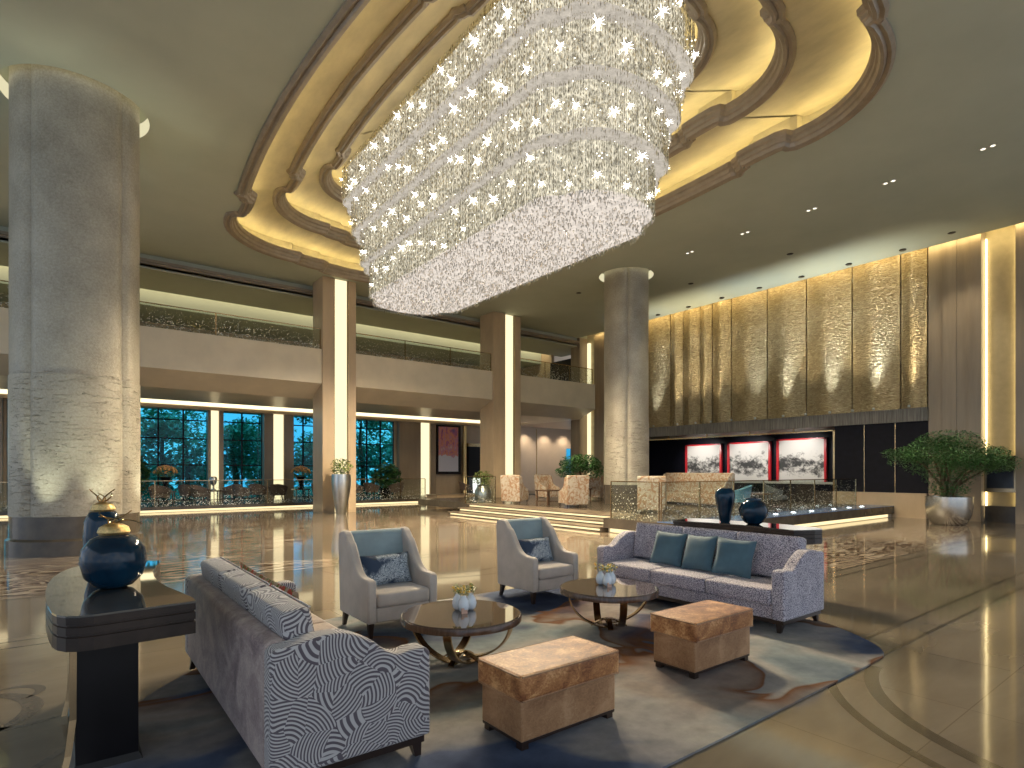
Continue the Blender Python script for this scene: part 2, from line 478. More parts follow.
# ---------------- mesh helpers ----------------
class MB:
    def __init__(s): s.bm = bmesh.new()

    def box(s, a, b, rot=0, bev=0):
        c = [(a[i] + b[i]) / 2 for i in range(3)]; d = [abs(b[i] - a[i]) for i in range(3)]
        m = Matrix.Translation(c) @ Matrix.Rotation(rot, 4, 'Z') @ Matrix.Diagonal((*d, 1))
        r = bmesh.ops.create_cube(s.bm, size=1, matrix=m)
        if bev:
            es = list({e for v in r['verts'] for e in v.link_edges})
            bmesh.ops.bevel(s.bm, geom=es, offset=bev, segments=3, profile=.6, affect='EDGES')
        return s

    def loft(s, rings, cap=True, close=True):
        vs = [[s.bm.verts.new(p) for p in r] for r in rings]
        n = len(vs[0])
        for a, b in zip(vs, vs[1:]):
            for i in range(n if close else n - 1):
                j = (i + 1) % n
                s.bm.faces.new((a[i], a[j], b[j], b[i]))
        if cap:
            s.bm.faces.new(vs[0][::-1]); s.bm.faces.new(vs[-1])
        return s

    def lathe(s, prof, c=(0, 0, 0), n=32, sx=1, sy=1):
        return s.loft([[(c[0] + r * sx * math.cos(2 * PI * i / n), c[1] + r * sy * math.sin(2 * PI * i / n), c[2] + z) for i in range(n)] for r, z in prof])

    def prism(s, pts, z0, z1):
        return s.loft([[(x, y, z0) for x, y in pts], [(x, y, z1) for x, y in pts]])

    def prismX(s, yz, x0, x1):
        return s.loft([[(x0, y, z) for y, z in yz], [(x1, y, z) for y, z in yz]])

    def prismY(s, xz, y0, y1):
        return s.loft([[(x, y0, z) for x, z in xz], [(x, y1, z) for x, z in xz]])

    def tube(s, pts, r, n=8):
        pts = [Vector(p) for p in pts]
        rr = r if isinstance(r, (list, tuple)) else [r] * len(pts)
        rings = []
        for i, p in enumerate(pts):
            t = (pts[min(i + 1, len(pts) - 1)] - pts[max(i - 1, 0)]).normalized()
            u = t.cross(Vector((0, 0, 1)))
            if u.length < .05: u = t.cross(Vector((0, 1, 0)))
            u.normalize(); w = t.cross(u)
            rings.append([p + (u * math.cos(2 * PI * k / n) + w * math.sin(2 * PI * k / n)) * rr[i] for k in range(n)])
        return s.loft(rings)

    def ribbon(s, pts, side, w, th):
        """flat bar along pts; side = unit vector of its width"""
        pts = [Vector(p) for p in pts]; side = Vector(side).normalized()
        rings = []
        for i, p in enumerate(pts):
            t = (pts[min(i + 1, len(pts) - 1)] - pts[max(i - 1, 0)]).normalized()
            nn = t.cross(side).normalized()
            rings.append([p + side * w / 2 + nn * th / 2, p - side * w / 2 + nn * th / 2, p - side * w / 2 - nn * th / 2, p + side * w / 2 - nn * th / 2])
        return s.loft(rings)

    def ball(s, c, r, sub=2):
        m = Matrix.Translation(c) @ Matrix.Diagonal((r, r, r, 1) if not isinstance(r, tuple) else (*r, 1))
        bmesh.ops.create_icosphere(s.bm, subdivisions=sub, radius=1, matrix=m); return s

    def pillow(s, w, h, t, m=Matrix(), pinch=.07, n=12):
        """puffed cushion in local x-z, thickness along y"""
        grid = []
        for sgn in (-1, 1):
            g = []
            for i in range(n + 1):
                row = []
                for j in range(n + 1):
                    u = 2 * i / n - 1; v = 2 * j / n - 1
                    e = max(0, (1 - u ** 4) * (1 - v ** 4)) ** .5
                    x = u * w / 2 * (1 - pinch * (1 - abs(v) ** 1.5) * abs(u) ** 3); z = v * h / 2 * (1 - pinch * (1 - abs(u) ** 1.5) * abs(v) ** 3)
                    row.append(s.bm.verts.new(m @ Vector((x, sgn * t / 2 * e, z))))
                g.append(row)
            grid.append(g)
            for i in range(n):
                for j in range(n):
                    q = (g[i][j], g[i + 1][j], g[i + 1][j + 1], g[i][j + 1])
                    s.bm.faces.new(q if sgn < 0 else q[::-1])
        bmesh.ops.remove_doubles(s.bm, verts=s.bm.verts, dist=1e-5)
        return s

    def leaves(s, c, r, n, size, flat=.6, shell=.5):
        for _ in range(n):
            while True:
                p = Vector([random.uniform(-1, 1) for _ in range(3)])
                if shell < p.length < 1: break
            p = Vector((p.x * r[0], p.y * r[1], p.z * r[2])) + Vector(c)
            a = random.uniform(0, 2 * PI); tilt = random.uniform(-flat, flat)
            u = Vector((math.cos(a), math.sin(a), tilt)).normalized(); w = u.cross(Vector((random.uniform(-.4, .4), random.uniform(-.4, .4), 1))).normalized()
            L = size * random.uniform(.6, 1.3)
            s.bm.faces.new([s.bm.verts.new(p - u * L / 2), s.bm.verts.new(p + w * L * .22), s.bm.verts.new(p + u * L / 2), s.bm.verts.new(p - w * L * .22)])
        return s

    def build(s, name, mat, parent=None, loc=None, smooth=False, bev=0, sub=0):
        bmesh.ops.recalc_face_normals(s.bm, faces=s.bm.faces)
        me = bpy.data.meshes.new(name); s.bm.to_mesh(me); s.bm.free()
        o = bpy.data.objects.new(name, me); COL.objects.link(o)
        me.materials.append(M[mat] if isinstance(mat, str) else mat)
        if parent: o.parent = parent
        if loc: o.location = loc
        if smooth:
            for p in me.polygons: p.use_smooth = True
            me.set_sharp_from_angle(angle=45 * D2R)
        if bev:
            b = o.modifiers.new('bevel', 'BEVEL'); b.width = bev; b.segments = 3; b.limit_method = 'ANGLE'; b.angle_limit = 40 * D2R
            for p in me.polygons: p.use_smooth = True
            me.set_sharp_from_angle(angle=60 * D2R)
        if sub:
            b = o.modifiers.new('subdivision', 'SUBSURF'); b.levels = sub; b.render_levels = sub
        return o


def tag(o, label, cat=None, group=None):
    o['label'] = label
    if cat: o['category'] = cat
    if group: o['group'] = group
    return o


def thing(name, label, cat, loc=(0, 0, 0), rz=0, group=None):
    o = bpy.data.objects.new(name, None); COL.objects.link(o)
    o.location = loc; o.rotation_euler = (0, 0, rz); o.empty_display_size = .1
    return tag(o, label, cat, group)


def struct(o):
    o['kind'] = 'structure'; return o


def stuff(o):
    o['kind'] = 'stuff'; return o


def dup(root, loc, rz=0, label=None, scale=None):
    def cp(o, par):
        c = o.copy(); COL.objects.link(c)
        if par: c.parent = par
        for ch in list(kids.get(o.name, ())): cp(ch, c)
        return c
    kids = {}
    def walk(o):
        kids[o.name] = [x for x in o.children]
        for x in o.children: walk(x)
    walk(root)
    r = cp(root, None)
    r.location = loc; r.rotation_euler = (0, 0, rz)
    if scale: r.scale = (scale,) * 3
    if label: r['label'] = label
    return r


# ================= SETTING =================
fl = MB(); fl.box((-14, -9, -.1), (28, 32, 0)); struct(fl.build('floor', 'floor'))


def quad_outline(a=1.0, b=1.0, k=1.0):
    """lobed outline of the ceiling recess, one quadrant mirrored"""
    q = []
    for i in range(13):
        y = 4.25 * i / 12; q.append((4.95 - .22 * (y / 4.25) ** 2, y))
    st = [(4.73, 4.25), (4.78, 4.37), (4.66, 4.47), (4.60, 4.63), (4.48, 4.7)]
    q += st[1:]
    q += [(4.44, 5.1), (4.42, 5.6), (4.46, 5.74), (4.60, 5.78), (4.68, 5.9)]
    for i in range(15):
        t = i / 14 * PI / 2; q.append((2.15 + 2.53 * math.cos(t), 6.0 + 2.42 * math.sin(t)))
    q += [(2.05, 8.40), (2.0, 8.52), (1.86, 8.58), (1.5, 8.64), (1.1, 8.66), (1.02, 8.70), (.98, 8.84), (.84, 8.9)]
    for i in range(1, 5): q.append((.84 * (1 - i / 4), 8.9 + .08 * i / 4))
    full = q[:]
    full += [(-x, y) for x, y in q[-2::-1]]
    full += [(-x, -y) for x, y in q[1:]]
    full += [(x, -y) for x, y in q[-2:0:-1]]
    return [(CX + x * a, CY + y * b) for x, y in full]


def offset(pts, d):
    n = len(pts); out = []
    for i in range(n):
        p0 = Vector(pts[i - 1]); p1 = Vector(pts[i]); p2 = Vector(pts[(i + 1) % n])
        t = (p2 - p0).normalized(); nn = Vector((t.y, -t.x))     # outward for ccw
        out.append((p1.x + nn.x * d, p1.y + nn.y * d))
    return out


O1 = quad_outline(); O2 = quad_outline(.76, .83); O3 = quad_outline(.53, .68)
if sum(a[0] * b[1] - b[0] * a[1] for a, b in zip(O1, O1[1:] + O1[:1])) < 0: O1.reverse(); O2.reverse(); O3.reverse()


def filled(outer, inner, z, name, mat, parent=None, more=()):
    bm = bmesh.new()
    for lp in (outer, inner, *more):
        vs = [bm.verts.new((x, y, z)) for x, y in lp]
        for i in range(len(vs)): bm.edges.new((vs[i - 1], vs[i]))
    bmesh.ops.triangle_fill(bm, edges=bm.edges[:], use_beauty=True)
    for f in bm.faces:
        if f.normal.z > 0: f.normal_flip()
    me = bpy.data.meshes.new(name); bm.to_mesh(me); bm.free()
    o = bpy.data.objects.new(name, me); COL.objects.link(o); me.materials.append(M[mat])
    if parent: o.parent = parent
    return o


rect = [(-14, -9), (22.75, -9), (22.75, 23.6), (-14, 23.6)]
COLS = ((.158, 14.85, 1.086), (17.0, 14.9, .86))
def circle(x, y, r, n=64): return [(x + r * math.cos(2 * PI * i / n), y + r * math.sin(2 * PI * i / n)) for i in range(n)]
ceil = struct(filled(rect, offset(O1, .02), CEIL, 'ceiling', 'ceiling', more=[circle(x, y, r + .17) for x, y, r in COLS]))
for x, y, r in COLS:
    m = MB(); m.bm.faces.new([m.bm.verts.new((*p, CEIL + .34)) for p in circle(x, y, r + .2)]); struct(m.build('ceiling', 'ceiling'))
tp = MB(); tp.box((-14, -9, 11.6), (28, 31, 11.7)); struct(tp.build('ceiling', 'ceiling'))


def strip_mesh(loopA, zA, loopB, zB):
    m = MB(); m.loft([[(x, y, zA) for x, y in loopA], [(x, y, zB) for x, y in loopB]], cap=False); return m


PROF = [(.02, 0), (.20, 0), (.20, -.05), (.14, -.09), (.07, -.05), (.03, -.10), (-.03, -.08), (-.06, -.01), (-.10, .01), (-.11, .09), (-.16, .12), (-.17, .22), (-.13, .26), (-.06, .26), (-.04, .2), (.02, .2)]
for k, (O, z, nm) in enumerate(((O1, CEIL, 1), (O2, CEIL + .65, 2), (O3, CEIL + 1.3, 3))):
    m = MB(); m.loft([[(x, y, z + dz) for x, y in offset(O, d)] for d, dz in PROF] + [[(x, y, z + PROF[0][1]) for x, y in offset(O, PROF[0][0])]], cap=False)
    struct(m.build('trim_%d' % nm, 'molding', smooth=False))
    # recess wall behind the lip, and the soffit above
    top = z + .65 if k < 2 else z + .7
    WO = quad_outline(*((1.055, 1.032), (.76 * 1.07, .83 * 1.038), (.53 * 1.10, .68 * 1.045))[k])
    struct(strip_mesh(WO, z, WO, top).build('trim_%d' % (nm + 3), 'gold_leaf'))
    if k < 2: struct(strip_mesh(WO, top, quad_outline(*((.765, .833), (.535, .683))[k]), top).build('trim_%d' % (nm + 6), 'gold_leaf'))
    else:
        struct(strip_mesh(WO, top, [(CX + (x - CX) * .05, CY + (y - CY) * .05) for x, y in O], top).build('trim_9', 'gold_leaf'))
    # lamp tape lying on the lip, turned up
    lt = strip_mesh(offset(O, .10), z + .23, offset(O, .02), z + .23)
    t_ = thing('cove_lamp', ['warm lamp tape hidden behind the outermost ceiling molding', 'warm lamp tape hidden behind the middle ceiling molding', 'warm lamp tape hidden behind the innermost ceiling molding'][k], 'light strip')
    lt.build('lamp_tape', 'cove_soft' if k else 'cove', t_)

# ---- balcony / gallery ----
YF = 22.0
b = MB()
b.prismX([(YF, 4.98), (YF, 6.3), (30, 6.3), (30, 4.98), (27.0, 4.98), (27.0, 4.5), (23.2, 4.5)], -14, 22.6)
bal = struct(b.build('trim_10', 'stone_pale'))
b = MB(); b.box((-14, 29.4, 4.42), (23, 30, 4.97)); struct(b.build('trim_11', 'stone_beige'))
b = MB(); b.box((-14, 29.36, 4.58), (23, 29.39, 4.96))  # glowing slab stands in for cove light on the header face
tl = thing('cove_lamp', 'cream light band in the ceiling under the balcony', 'light strip'); b.build('lamp_tape', emit('under_balcony_light', (1, .84, .5), 1.5), tl)
# upper gallery ceiling, its cove and its back wall
b = MB(); b.prismX([(23.5, 8.62), (23.5, 11.6), (23.65, 11.6), (23.65, 8.68), (26.2, 8.68), (26.2, 8.62)], -14, 24); struct(b.build('trim_13', 'ceiling'))
b = MB()
for dz, dy in ((0, 0), (.07, -.10), (.14, -.18)): b.box((-14, 23.5 + dy, CEIL - .42 + dz), (22.7, 23.62, CEIL - .33 + dz))
struct(b.build('trim_14', 'molding'))
b = MB(); b.box((-14, 26.25, 8.9), (23, 27.0, 8.92))
tl = thing('cove_lamp', 'cream light band in the ceiling above the upper gallery', 'light strip'); b.build('lamp_tape', emit('gallery_light', (1, .86, .55), 2.2), tl)
b = MB(); b.box((-14, 27.0, 8.2), (23, 30, 8.3)); b.box((-14, 26.95, 8.2), (23, 27.02, 8.9)); struct(b.build('trim_15', 'ceiling'))
b = MB(); b.box((-14, 30, 4.4), (23.4, 30.3, 8.9)); b.box((23.0, 26, 6.3), (23.2, 30, 8.9)); struct(b.build('wall_back', 'stone_beige'))
b = MB(); b.box((18.2, 29.9, 6.3), (22.6, 29.99, 8.0)); b.box((22.9, 24.2, 6.35), (22.99, 26, 8.1)); struct(b.build('trim_16', 'black_soft'))  # black sheets stand in for the shade of the gallery opening

# ---- piers ----
def pier(x0, x1, label, s0, s1):
    t = thing('stone_pier', label, 'pier', (x0, YF - .09, 0))
    w = x1 - x0; a, c = s0 - x0, s1 - x0
    p = MB(); p.box((0, 0, 0), (a, 1.1, CEIL - .01)); p.box((c, 0, 0), (w, 1.1, CEIL - .01)); p.box((a, .06, 0), (c, 1.1, CEIL - .01)); p.build('shaft', 'stone_beige', t)
    p = MB(); p.box((a + .03, .04, 0.02), (c - .03, .06, CEIL - .02)); p.build('light_strip', 'strip', t)
    p = MB()
    for x in (a - .02, c): p.box((x, -.015, 0), (x + .02, .06, CEIL - .02))
    p.build('brass_edge', 'brass', t)
    return t


pier(7.72, 9.05, 'beige stone pier with light strip, left of the balcony middle, behind the tall silver planter', 8.19, 8.72)
pier(15.77, 17.39, 'beige stone pier with narrow light strip, middle of the photo, behind the round grey planter', 16.45, 16.98)
pier(-1.0, .4, 'beige stone pier hidden behind the large round column at left', -.6, -.1)

# ---- balcony glass ----
def glass_rail(name, label, x0, x1, y, z0, z1, n, cat='railing', mat='bubble', along='x'):
    L = x1 - x0
    t = thing(name, label, cat, (x0, y, z0), 0 if along == 'x' else PI / 2)
    for i in range(n):
        g = MB(); a, c = L * i / n + .02, L * (i + 1) / n - .02
        g.box((a, -.01, 0), (c, .01, z1 - z0)); g.build('glass_pane', mat, t)
    r = MB(); r.box((0, -.02, z1 - z0), (L, .02, z1 - z0 + .025)); r.build('top_rail', 'bronze', t)
    for i in range(n + 1):
        r = MB(); r.box((L * i / n - .015, -.015, 0), (L * i / n + .015, .015, z1 - z0)); r.build('post', 'bronze', t)
    return t


glass_rail('balcony_railing', 'speckled glass railing on the balcony left of the silver planter pier', .43, 7.69, YF + .1, 6.3, 7.08, 2)
glass_rail('balcony_railing', 'speckled glass railing on the balcony between the two lit piers', 9.07, 15.75, YF + .1, 6.3, 7.12, 3)
glass_rail('balcony_railing', 'speckled glass railing on the balcony right of the second lit pier', 17.42, 22.5, YF + .1, 6.3, 7.12, 3)
glass_rail('balcony_railing', 'speckled glass railing on the balcony left of the big round column', -6, -1.03, YF + .1, 6.3, 7.08, 2)

# ---- window wall ----
wins = [(-8, -3.6), (-1.9, 2.0), (2.2, 5.14), (5.73, 7.55), (8.9, 10.2), (12.2, 14.6)]
wx = -14; w = MB()
for a, c in wins + [(27.6, 29.9)]:
    w.box((wx, 29.9, 0), (a, 30.2, 4.5)); wx = c
w.box((wx, 29.9, 0), (31.2, 30.2, 4.5)); w.box((27.6, 29.9, 2.9), (29.9, 30.2, 4.5))
struct(w.build('wall_left', 'stone_beige'))
for k, (a, c) in enumerate(wins):
    o = struct(thing('window_%d' % (k + 1), '', None, (a, 30, 0)))
    del o['label']
    w = MB(); w.box((0, -.01, .3), (c - a, .01, 4.45)); w.build('pane', 'window', o)
    w = MB(); nx = 2 if c - a > 2.3 else 1
    for i in range(nx + 2):
        x = (c - a) * i / (nx + 1); w.box((x - .03, -.06, .3), (x + .03, .03, 4.45))
    for z in (.3, 1.9, 3.1, 3.95): w.box((0, -.05, z - .025), (c - a, .03, z + .025))
    w.build('window_frame', 'black_soft', o)
def light_pilaster(x0, x1, s0, s1, label):
    t = thing('light_pilaster', label, 'pilaster', (x0, 29.53, .2))
    p = MB(); p.box((0, 0, 0), (s0 - x0, .35, 4.25)); p.box((s1 - x0, 0, 0), (x1 - x0, .35, 4.25)); p.build('stone_side', 'pier_stone', t)
    p = MB(); p.box((s0 - x0, .12, 0), (s1 - x0, .14, 4.25)); p.build('light_strip', 'strip', t)
light_pilaster(5.10, 5.75, 5.22, 5.56, 'lit stone pilaster between the two leftmost garden windows')
light_pilaster(7.55, 8.95, 7.98, 8.48, 'lit stone pilaster right of the second garden window')
light_pilaster(14.75, 17.1, 16.1, 16.72, 'lit stone pilaster left of the colourful painting')
light_pilaster(-3.4, -2.0, -2.5, -2.1, 'lit stone pilaster left of the big round column')

# painting
t = thing('wall_painting', 'tall colourful abstract painting of trees in a black frame', 'painting', (17.25, 29.5, 1.6))
p = MB(); p.box((-.1, 0, -.15), (1.55, .1, 2.75)); p.build('frame', 'black', t)
p = MB(); p.box((0, -.03, 0), (1.35, 0.0, 2.65)); p.build('canvas', m_painting(), t)
t = thing('glitter_panel', 'narrow glittering gold panel right of the colourful painting', 'wall panel', (19.0, 29.5, .25))
p = MB(); p.box((0, 0, 0), (.22, .1, 4.1)); p.build('panel', 'gold', t)
t = thing('dark_doorway', 'dark doorway drawn as a black block behind the second lit pier', 'doorway', (19.3, 29.4, .22))
p = MB(); p.box((0, 0, 0), (1.5, .3, 2.9)); p.build('body', 'black', t)  # black block drawn for the shade inside a doorway
p = MB(); p.box((-.02, -.02, 2.9), (1.52, .3, 3.1)); p.build('cornice', 'brass', t)
LZ = .22
t = thing('paper_lantern', 'white glowing lantern before the dark doorway right of the painting', 'lantern', (19.65, 29.0, LZ))
p = MB(); p.lathe([(.1, 0), (.24, .1), (.27, .5), (.27, .9), (.2, 1.0)], n=16); p.build('shade', 'lantern', t, smooth=True)
p = MB(); p.lathe([(.12, 1.0), (.12, 1.08), (.03, 1.1)], n=12); p.build('cap', 'black', t)

# return wall beyond the second pier
w = MB(); w.box((22.6, 29.7, .3), (28.2, 29.9, 6.2)); w.box((29.4, 24, 0), (29.6, 30, 6.2)); w.box((22.6, 24, 4.55), (29.6, 30, 4.65)); w.box((23.2, 24.1, 6.2), (36, 24.3, 10)); w.box((23, 30, 4), (36, 30.4, 10)); struct(w.build('wall_far', plain('beige_far_panel', (.52, .40, .29), .4, var=.08, scale=.8)))
w = MB(); w.box((22.6, 29.6, .3), (22.9, 29.7, 4.45)); w.box((24.9, 29.66, .3), (24.94, 29.7, 4.45)); struct(w.build('trim_17', 'brass'))
o = struct(thing('window_9', '', None, (27.7, 29.6, .3))); del o['label']
w = MB(); w.box((-.1, 0, 1.2), (1.9, .04, 2.9)); w.build('pane', emit('daylight_window', (.03, .30, .55), 1.0), o)
w = MB(); w.box((.25, -.04, 0), (.45, 0, 2.9)); w.build('window_frame', 'black_soft', o)

for i, x in enumerate((23.9, 25.6, 27.3)):
    t = thing('wall_washer', 'recessed ceiling lamp washing the far beige wall, ' + ('left one', 'middle one', 'right one')[i], 'downlight', (x, 29.0, 4.55))
    p = MB(); p.lathe([(.07, -.02), (.1, -.005), (.1, 0)], n=16); p.build('trim_ring', 'steel', t)
    lamp('SPOT', (0, 0, -.05), 160, (1, .86, .66), .08, (12 * D2R, 0, 0), 100, .8, parent=t)
# ---- right wall ----
XR = 23.2
w = MB(); w.box((XR + .3, 6.91, 3.77), (XR + .5, 24, 11.6)); wr = struct(w.build('wall_right', 'stone_pale'))
seams = [(6.98, 7.75), (7.79, 9.34), (9.38, 11.03), (11.07, 12.65), (12.69, 14.31), (14.35, 15.25), (15.30, 15.90), (15.93, 16.83), (16.86, 17.57), (17.61, 19.3), (19.35, 20.8), (20.85, 21.7)]
for a, c in seams:
    n = 14; dep = .16
    ptsf = [(XR + dep * (1 - math.cos((i / n - .5) * 2 * PI)) * .5 - dep * .5, a + (c - a) * i / n) for i in range(n + 1)]
    m = MB(); m.prism(ptsf + [(XR + .28, c), (XR + .28, a)], 3.78, CEIL + .35)
    struct(m.build('wall_panel', 'panel', wr, smooth=True))
w = MB(); w.box((XR - .12, 6.91, 3.33), (XR + 2.8, 22.3, 3.76)); struct(w.build('trim_18', 'lintel'))
w = MB(); w.box((XR - .14, 6.91, 3.75), (XR + .3, 22.3, 3.79)); struct(w.build('trim_19', 'lintel'))
t = thing('cove_lamp', 'warm lamp tape hidden above the gold panels of the right wall', 'light strip')
p = MB(); p.box((22.80, -9, CEIL + .05), (22.84, 22.4, CEIL + .25)); p.build('lamp_tape', emit('panel_cove', (1, .78, .36), 9), t)
w = MB(); w.box((22.74, -9, CEIL), (22.79, 22.4, 11.6)); struct(w.build('trim_20', 'ceiling'))
# recessed bar wall
w = MB(); w.box((26, 7.0, 0), (26.2, 22.3, 3.4)); w.box((XR, 21.6, 0), (26, 22.2, 3.4)); w.box((XR + .05, 6.9, 0), (26, 7.0, 3.4))
struct(w.build('wall_bar', 'black_soft'))
w = MB(); w.box((XR, 6.91, .35), (XR + .16, 9.95, 3.33)); struct(w.build('wall_bar', 'black_soft'))
w = MB(); w.box((XR - .15, 6.95, 0), (XR + .12, 9.95, .85)); struct(w.build('trim_21', 'stone_beige'))
w = MB()
for y in (7.9, 8.9): w.box((XR - .02, y, .85), (XR + 0.01, y + .02, 3.33))
w.box((XR - .03, 9.93, .85), (XR + .06, 10.0, 3.2)); w.box((XR - .03, 9.93, 3.15), (XR + .06, 20.4, 3.2)); w.box((XR - .03, 20.3, .4), (XR + .06, 20.4, 3.2))
for y in (11.5, 13.4, 15.5, 17.6): w.box((XR - .02, y, 3.18), (XR + .02, y + .03, 3.33))
struct(w.build('trim_22', 'brass'))
# fluted pier, niche, next pier
w = MB()
for i, (a, c) in enumerate(((6.91, 6.5), (6.5, 6.12), (6.12, 5.78), (5.78, 5.46))):
    w.box((XR - .02 - .05 * (i % 2) - .02 * i, c, 0), (XR + 1.2, a, CEIL + .3))
w.box((XR - .12, 4.0, 0), (XR + 1.2, 4.62, CEIL + .3)); w.box((XR - .20, 3.55, 0), (XR + 1.2, 4.0, CEIL + .3)); w.box((XR - .1, -2, 0), (XR + 1.2, 3.55, CEIL + .3))
struct(w.build('wall_pier', 'pier_stone'))
w = MB(); w.box((XR + .35, 4.6, 0), (XR + .5, 5.5, CEIL + .3)); struct(w.build('wall_niche', plain('niche_gold_cloth', (.50, .41, .24), .6, var=.08, scale=5)))
t = thing('cove_lamp', 'warm lamp tape up the left and right edge of the tall wall niche', 'light strip')
for y in (5.40, 4.64):
    p = MB(); p.box((XR + .26, y, .1), (XR + .3, y + .04, CEIL)); p.build('lamp_tape', emit('niche_tape', (1, .80, .40), 4), t)
w = MB(); w.box((XR + .2, 4.62, 0), (XR + .36, 5.44, .5)); struct(w.build('trim_23', 'darkstone'))
t = thing('wall_screen', 'black screen in a bronze frame in the tall lit niche', 'screen', (XR + .1, 4.62, .95))
p = MB(); p.box((0, 0, 0), (.2, .82, 1.15)); p.build('frame', 'bronze', t)
p = MB(); p.box((-.02, .08, .12), (0.0, .74, 1.03)); p.build('screen', 'screen', t)
# far return piers at the end of the right wall
w = MB(); w.box((XR - .15, 21.75, 0), (XR + 1, 22.5, CEIL)); w.box((XR - .5, 23.3, 0), (XR + .5, 24.0, CEIL)); struct(w.build('wall_pier', 'pier_stone'))
t = thing('cove_lamp', 'yellow vertical light strip beside the far corner pier', 'light strip')
p = MB(); p.box((XR - .05, 23.0, .5), (XR + .1, 23.15, CEIL - .3)); p.build('lamp_tape', 'strip', t)
w = MB(); w.box((XR + .1, 22.4, 0), (XR + .3, 24, CEIL)); struct(w.build('wall_return', 'gold_leaf'))
# uplights and downlights on the gold panels
ul = [(7.4, 0), (8.5, 1), (9.2, 0), (10.0, 1), (10.9, 0), (11.8, 1), (13.0, 1), (14.1, 0), (15.1, 0), (15.9, 0), (16.9, 0), (18.3, 1)]
NAMES = ['nearest the fluted pier', 'second from the fluted pier', 'third from the fluted pier', 'fourth from the fluted pier', 'fifth from the fluted pier', 'sixth from the fluted pier',
         'seventh from the fluted pier', 'eighth from the fluted pier', 'ninth from the fluted pier', 'tenth from the fluted pier', 'eleventh from the fluted pier', 'twelfth from the fluted pier']
for i, (y, blue) in enumerate(ul):
    t = thing('wall_uplight', 'small uplight on the ledge below the gold panels, ' + NAMES[i], 'uplight', (XR - .3, y, 3.80), group='uplights under the gold wall panels')
    p = MB(); p.lathe([(.04, 0), (.05, .03), (.045, .08), (.02, .09)], n=12); p.build('housing', 'steel', t)
    lamp('SPOT', (.02, 0, .12), 300, (.80, .93, 1) if blue else (1, .9, .65), .03, (0, PI - 7 * D2R, 0), 50, .9, parent=t)
for i in range(7):
    y = 7.4 + i * 1.7
    t = thing('wall_downlight', 'black recessed downlight above the gold wall, %s' % NAMES[i], 'downlight', (22.35, y, CEIL), group='downlights above the gold wall')
    p = MB(); p.lathe([(.1, -.03), (.11, -.005), (.1, 0)], n=16); p.build('ring', 'black', t)
    lamp('SPOT', (0, 0, -.06), 35, (.75, .88, 1), .05, (0, -18 * D2R, 0), 60, .9, parent=t)

# ---- ceiling downlights ----
DN = ['nearest the right edge of the photo', 'second from the right edge', 'third from the right edge', 'fourth from the right edge', 'fifth, closest to the round columns']
for i, y in enumerate((3.86, 5.88, 7.85, 9.9, 11.93)):
    t = thing('ceiling_downlight', 'small twin recessed ceiling lamp right of the chandelier, ' + DN[i], 'downlight', (16.85, y, CEIL), group='row of ceiling lamps right of the chandelier')
    for s in (-.09, .09):
        p = MB(); p.lathe([(.06, -.012), (.085, -.006), (.085, 0)], (0, s, 0), n=16); p.build('trim_ring', 'steel', t)
        p = MB(); p.lathe([(.04, -.016), (.05, -.013), (.05, -.01)], (0, s, 0), n=12); p.build('lens', 'lens', t)
    lamp('SPOT', (0, 0, -.08), 260, (1, .88, .66), .08, spot=85, parent=t)
for i, (x, y) in enumerate(((19.73, 9.92), (22.0, 5.94), (19.7, 13.9), (17.0, 17.5))):
    t = thing('ceiling_downlight', ['dark recessed ceiling lamp near the gold wall, over the bar deck', 'dark recessed ceiling lamp above the bonsai planter', 'dark recessed ceiling lamp just right of the second column', 'dark recessed ceiling lamp left of the second column'][i], 'downlight', (x, y, CEIL))
    p = MB(); p.lathe([(.07, -.02), (.11, -.005), (.11, 0)], n=16); p.build('trim_ring', 'black', t)
    lamp('SPOT', (0, 0, -.06), 200, (1, .88, .66), .08, spot=80, parent=t)

# ================= COLUMNS =================
def column(x, y, r, label, zb=0, ph=.74, power=170):
    t = thing('round_column', label, 'column', (x, y, zb))
    n = 96; top = CEIL - zb + .33
    def ring(rad, z):
        out = []
        for i in range(n):
            a = 2 * PI * i / n; q = (a - PI / 4) % (PI / 2); q = min(q, PI / 2 - q)
            rr = rad - (.03 if q < .02 else 0) - .04 * math.exp(-(q / .1) ** 2)
            out.append((rr * math.cos(a), rr * math.sin(a), z))
        return out
    m = MB(); m.loft([ring(r, ph), ring(r, 3.45), ring(r - .015, 3.46), ring(r - .015, top)]); m.build('shaft', 'column', t, smooth=True)
    m = MB(); m.lathe([(r + .05, 0), (r + .05, .28), (r - .01, .32), (r - .01, ph), ], n=64); m.build('plinth', 'darkstone', t, smooth=True)
    m = MB(); m.loft([[(*p, top - .32) for p in circle(0, 0, r + .168)], [(*p, top) for p in circle(0, 0, r + .168)]], cap=False)  # recess wall around the shaft, given its own glow as if lit
    m.build('collar_glow_wall', emit('collar_glow', (1, .92, .58), .6), t, smooth=True)
    for a in (-2.0, -1.25, -.3, 2.9):
        lamp('SPOT', ((r + .55) * math.cos(a), (r + .55) * math.sin(a), .25), power, (.92, .97, .75), .05, (0, 0, 0), 46, .9, parent=t).rotation_euler = Vector((-math.cos(a) * .26, -math.sin(a) * .26, 1)).to_track_quat('-Z', 'Y').to_euler()
    return t


column(.158, 14.85, 1.086, 'huge round grey stone column with relief lower part at left of the photo')
column(17.0, 14.9, .86, 'round grey stone column in the middle distance beside the bar deck', .0, 1.1, 170)

